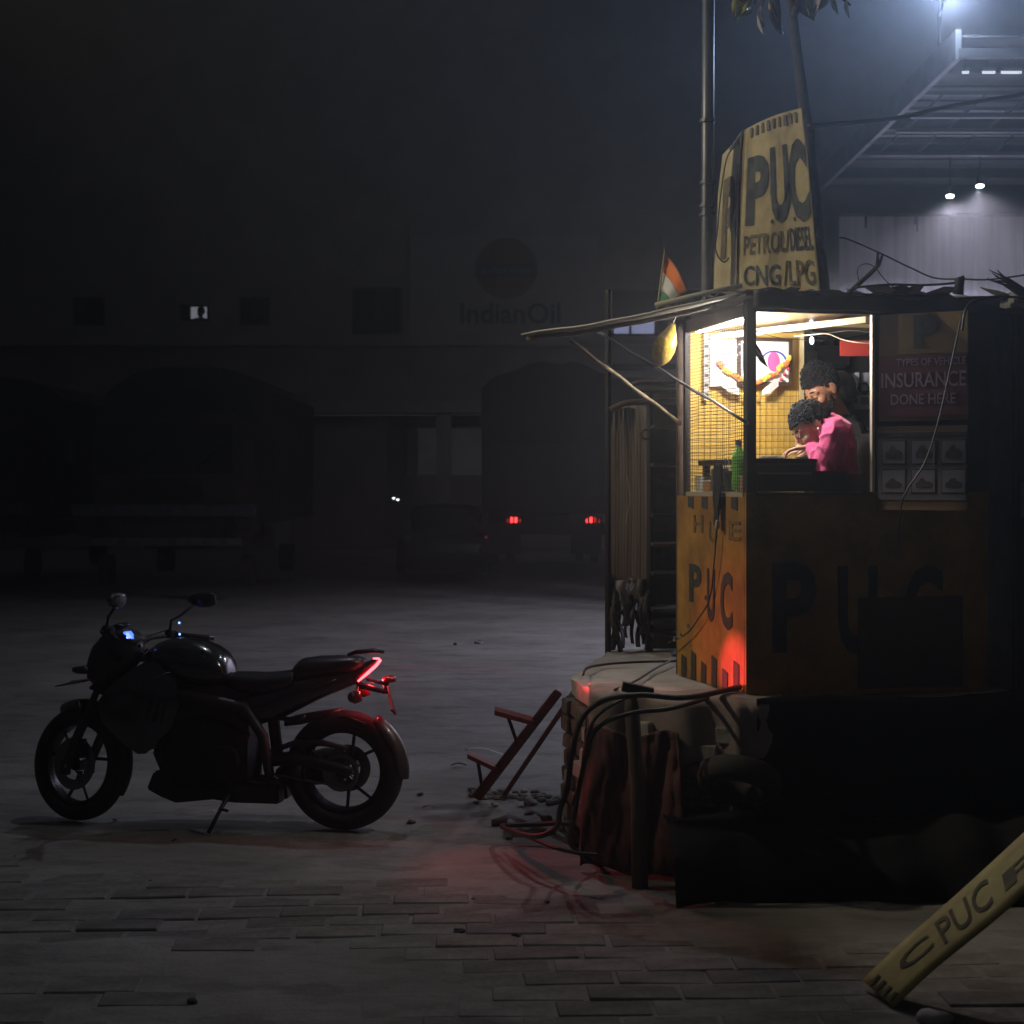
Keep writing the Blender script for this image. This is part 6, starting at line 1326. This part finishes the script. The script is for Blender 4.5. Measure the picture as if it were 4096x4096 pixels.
def beard(H, parent, hm, seed, n=260, full=True):
    random.seed(seed); mb = MB(); k = 0
    while k < n:
        t = random.random(); s = random.choice((-1, 1)); x = .012 + .072 * t; z = -.045 - .062 * t - random.uniform(0, .025); y = s * (.068 - .052 * t ** 1.6) * random.uniform(.75, 1.03)
        if not full and t < .55: k += 1; continue
        mb.ell((x + random.uniform(0, .008), y, z + random.uniform(-.004, .02) * (1 - t)), (.006, .006, .008), 5, 4); k += 1
    for q in range(26): mb.ell((.098 - abs(q - 13) * .0012, (q - 13) * .0021, -.054 - abs(q - 13) * .0007), (.004, .004, .004), 5, 4)
    for i in range(len(mb.v)): mb.v[i] = H @ mb.v[i]
    return mb.build('beard', hm, parent, True, fixn=False)
M_skin1 = mat('brown skin light', (.40, .225, .15), .5, sub=.08); M_skin2 = mat('brown skin', (.30, .15, .085), .5, sub=.08)
M_hair = mat('black hair', (.012, .012, .014), .9, spec=.12); M_pink = mat('magenta pink shirt', (.56, .05, .20), .85, bump=.3, bs=14, sheen=.3); M_blk = mat('black shirt', (.010, .010, .012), .9, spec=.2); M_jean = mat('dark trousers', (.02, .022, .035), .85)
def person(label, base, J, H, skin, shirt, hm, hsz, seed, tall, bd_full, vox=.0055, hn=520, hscale=1.0, shirt_name='shirt', front=.07):
    t = thing('person', label, 'person', base)
    mb = MB(); add_head(mb, H, hscale); hc = H @ V((-.02, 0, -.04)); nk = J['neck']
    limb(mb, [hc, nk + (hc - nk) * .45, nk], [.050, .052, .062])
    ch = J['chest']; pv = J['pelvis']; sd = J['side']
    limb(mb, [nk, ch, (ch + pv) / 2, pv], [.062, .102, .106, .116])
    for s in (-1, 1):
        limb(mb, [ch + sd * s * .05, (ch + pv) / 2 + sd * s * .05, pv + sd * s * .06], [.098, .092, .104])
    for s, key in ((1, 'L'), (-1, 'R')):
        sh, el, wr, hd, pm = J['sh' + key], J['el' + key], J['wr' + key], J['hd' + key], J['pm' + key]
        limb(mb, [nk + (sh - nk) * .3, sh, el, wr], [.065, .060, .042, .027]); add_hand(mb, wr, hd, pm, -s)
        hp_, kn, an = J['hip' + key], J['kn' + key], J['an' + key]; limb(mb, [hp_, kn, an], [.085, .058, .040]); limb(mb, [an + V((0, 0, -.03)), an + J['toe'] * .17 + V((0, 0, -.04))], [.036, .028])
    fuse(mb, 'body', skin, t, vox, 5)
    mb = MB(); limb(mb, [nk + (ch - nk) * .22, ch, (ch + pv) / 2, pv], [.080, .116, .120, .130])
    for s in (-1, 1): limb(mb, [ch + sd * s * .05, (ch + pv) / 2 + sd * s * .05, pv + sd * s * .06], [.112, .106, .118])
    for s, key in ((1, 'L'), (-1, 'R')):
        sh, el, wr = J['sh' + key], J['el' + key], J['wr' + key]; limb(mb, [nk + (sh - nk) * .35, sh, el, el.lerp(wr, .9)], [.078, .077, .060, .042])
    mb.jit(.010, 9, seed); sh_o = fuse(mb, shirt_name, shirt, t, .006, 2)
    nv = [v_.normal.copy() for v_ in sh_o.data.vertices]
    for v_, n_v in zip(sh_o.data.vertices, nv):
        c_ = v_.co; f_ = 1 - abs(noise.noise(V((c_.x * 16 + c_.z * 9, c_.y * 10, c_.z * 5 - c_.x * 6 + seed)))) * 2.6; v_.co += n_v * (.012 * max(0, f_) ** 2 - .004 + .004 * noise.noise(c_ * 22))
    mb = MB(); limb(mb, [pv + sd * -.06, pv + sd * .06], [.148, .148])
    for key in 'LR': limb(mb, [J['hip' + key], J['kn' + key], J['an' + key]], [.10, .072, .06])
    fuse(mb, 'trousers', M_jean, t, .01, 3)
    for key in 'LR':
        an = J['an' + key]; mb = MB(); limb(mb, [an + V((0, 0, -.035)), an + J['toe'] * .18 + V((0, 0, -.045))], [.045, .036]); mb.build('shoe', M_blackp, t, True)
    hair(H, t, hm, hn, seed, hsz, 0, tall, hscale, front); face_bits(H, t, hm, hscale)
    if bd_full is not None: beard(H, t, hm, seed + 5, 300 if bd_full else 200, bd_full)
    return t
# man in pink, seated, bent over the desk, facing left
def at(px, py, Y): return P(px, py, Y)
hd1 = P(3248, 1712, 7.80); fw1 = V((-.80, -.10, -.62)); up1 = V((-.62, .10, .78))
sdv = V((.10, .99, 0)).normalized() * -1             # left side of a person facing -x is towards the camera
ch1 = P(3338, 1790, 7.84) + V((.0, .05, -.02)); nk1 = P(3312, 1712, 7.82)
J1 = dict(neck=nk1, chest=ch1, pelvis=V((1.62, 7.90, 1.53)), side=sdv, shL=P(3350, 1740, 7.68), shR=P(3340, 1735, 8.0), elL=P(3292, 1880, 7.64), elR=P(3290, 1850, 8.02), wrL=P(3215, 1812, 7.74) + V((.05, 0, .03)), wrR=P(3200, 1818, 7.95) + V((.05, 0, .02)),
          hdL=V((-1, .3, -.1)), hdR=V((-1, -.2, -.1)), pmL=V((0, 0, -1)), pmR=V((0, 0, -1)), hipL=V((1.66, 7.80, 1.50)), hipR=V((1.66, 8.0, 1.50)), knL=V((1.30, 7.74, 1.50)), knR=V((1.30, 7.94, 1.50)), anL=V((1.34, 7.74, 1.04)), anR=V((1.34, 7.94, 1.04)), toe=V((-1, 0, 0)))
H1 = head_frame(hd1, fw1, up1)
M_hair1 = mat('grey black hair', (.020, .022, .028), .85, spec=.18)
p1_ = person('man in a magenta pink shirt bent low over papers on the desk', (1.6, 7.85, .95), J1, H1, M_skin1, M_pink, M_hair1, .0058, 3, .014, False, hn=2600)
o = MB(); o.ell((.004, .092, -.022), (.006, .007, .006), 8, 6); o.cap((.004, .092, -.024), (.010, .089, -.042), .003, .0028)
for i in range(len(o.v)): o.v[i] = H1 @ o.v[i]
tag(o.build('earbud', mat('white earbud', (.85, .85, .85), .3), None, True), 'white wireless earbud in the ear of the man in pink', 'earbud')
# bearded man behind, leaning over his shoulder
hd2 = P(3287, 1556, 8.30); fw2 = V((-.70, -.38, -.60)); up2 = V((-.55, -.20, .80))
nk2 = P(3362, 1680, 8.42); ch2 = P(3405, 1790, 8.50)
sd2 = V((.45, -.89, 0)).normalized()
J2 = dict(neck=nk2, chest=ch2, pelvis=V((1.98, 8.72, 1.72)), side=sd2, shL=P(3425, 1765, 8.30), shR=P(3330, 1745, 8.62), elL=P(3400, 1960, 8.22), elR=P(3290, 1920, 8.50), wrL=P(3330, 2040, 8.25), wrR=P(3265, 2010, 8.40),
          hdL=V((-.6, -.1, -.7)), hdR=V((-.6, -.1, -.7)), pmL=V((-.5, 0, -.8)), pmR=V((-.5, 0, -.8)), hipL=V((2.02, 8.62, 1.70)), hipR=V((1.94, 8.82, 1.70)), knL=V((1.92, 8.58, 1.36)), knR=V((1.84, 8.78, 1.36)), anL=V((1.98, 8.62, 1.04)), anR=V((1.90, 8.82, 1.04)), toe=V((-.9, -.3, 0)))
H2 = head_frame(hd2, fw2, up2)
person('bearded curly-haired man in a black shirt leaning behind the man in pink', (1.9, 8.6, .95), J2, H2, M_skin2, M_blk, M_hair, .0068, 9, .024, True, hn=2300, shirt_name='black_shirt')
# figure in the far lit window, standing
c = P(803, 1240, YB + .95); c.z = 0; hz_ = CH + (HY - 1249) / (F / c.y); 
H3 = head_frame((c.x, c.y, hz_), (-.6, .7, -.25), (0, .2, 1))
fl3 = 5.6; V_ = lambda x, y, z: V((c.x + x, c.y + y, z))
hh = hz_ - fl3
J3 = dict(neck=V_(-.0, .0, hz_ - .20), chest=V_(-.03, .0, hz_ - .40), pelvis=V_(0, 0, hz_ - .80), side=V((1, 0, 0)), shL=V_(.16, 0, hz_ - .27), shR=V_(-.20, 0, hz_ - .27), elL=V_(.22, -.02, hz_ - .56), elR=V_(-.26, -.02, hz_ - .56), wrL=V_(.20, -.15, hz_ - .80), wrR=V_(-.24, -.15, hz_ - .80),
          hdL=V((0, -.2, -1)), hdR=V((0, -.2, -1)), pmL=V((-1, 0, 0)), pmR=V((1, 0, 0)), hipL=V_(.09, 0, hz_ - .84), hipR=V_(-.09, 0, hz_ - .84), knL=V_(.10, -.02, fl3 + (hz_ - .84 - fl3) * .5), knR=V_(-.10, -.02, fl3 + (hz_ - .84 - fl3) * .5), anL=V_(.10, 0, fl3 + .08), anR=V_(-.10, 0, fl3 + .08), toe=V((0, -1, 0)))
person('dark silhouette of a person standing in the small lit window of the back building', (c.x, c.y, fl3), J3, H3, M_skin2, M_blk, M_hair, .014, 4, .0, None, vox=.009, hn=160, hscale=1.22)

# ------------------------------------------------------------------ haze
HZ = 0.0095
mh = bpy.data.materials.new('night haze'); mh.use_nodes = True; nt = mh.node_tree
nt.nodes.remove(nt.nodes['Principled BSDF']); pv = nt.nodes.new('ShaderNodeVolumePrincipled')
pv.inputs['Color'].default_value = (.93, .95, 1, 1); pv.inputs['Density'].default_value = HZ; pv.inputs['Anisotropy'].default_value = .8
nt.links.new(pv.outputs[0], nt.nodes['Material Output'].inputs['Volume'])
hz = MB().box((0, 22, 6.9), (90, 70, 16)).build('haze', mh)
hz['kind'] = 'stuff'; hz['label'] = 'thin night smog hanging over the whole yard'
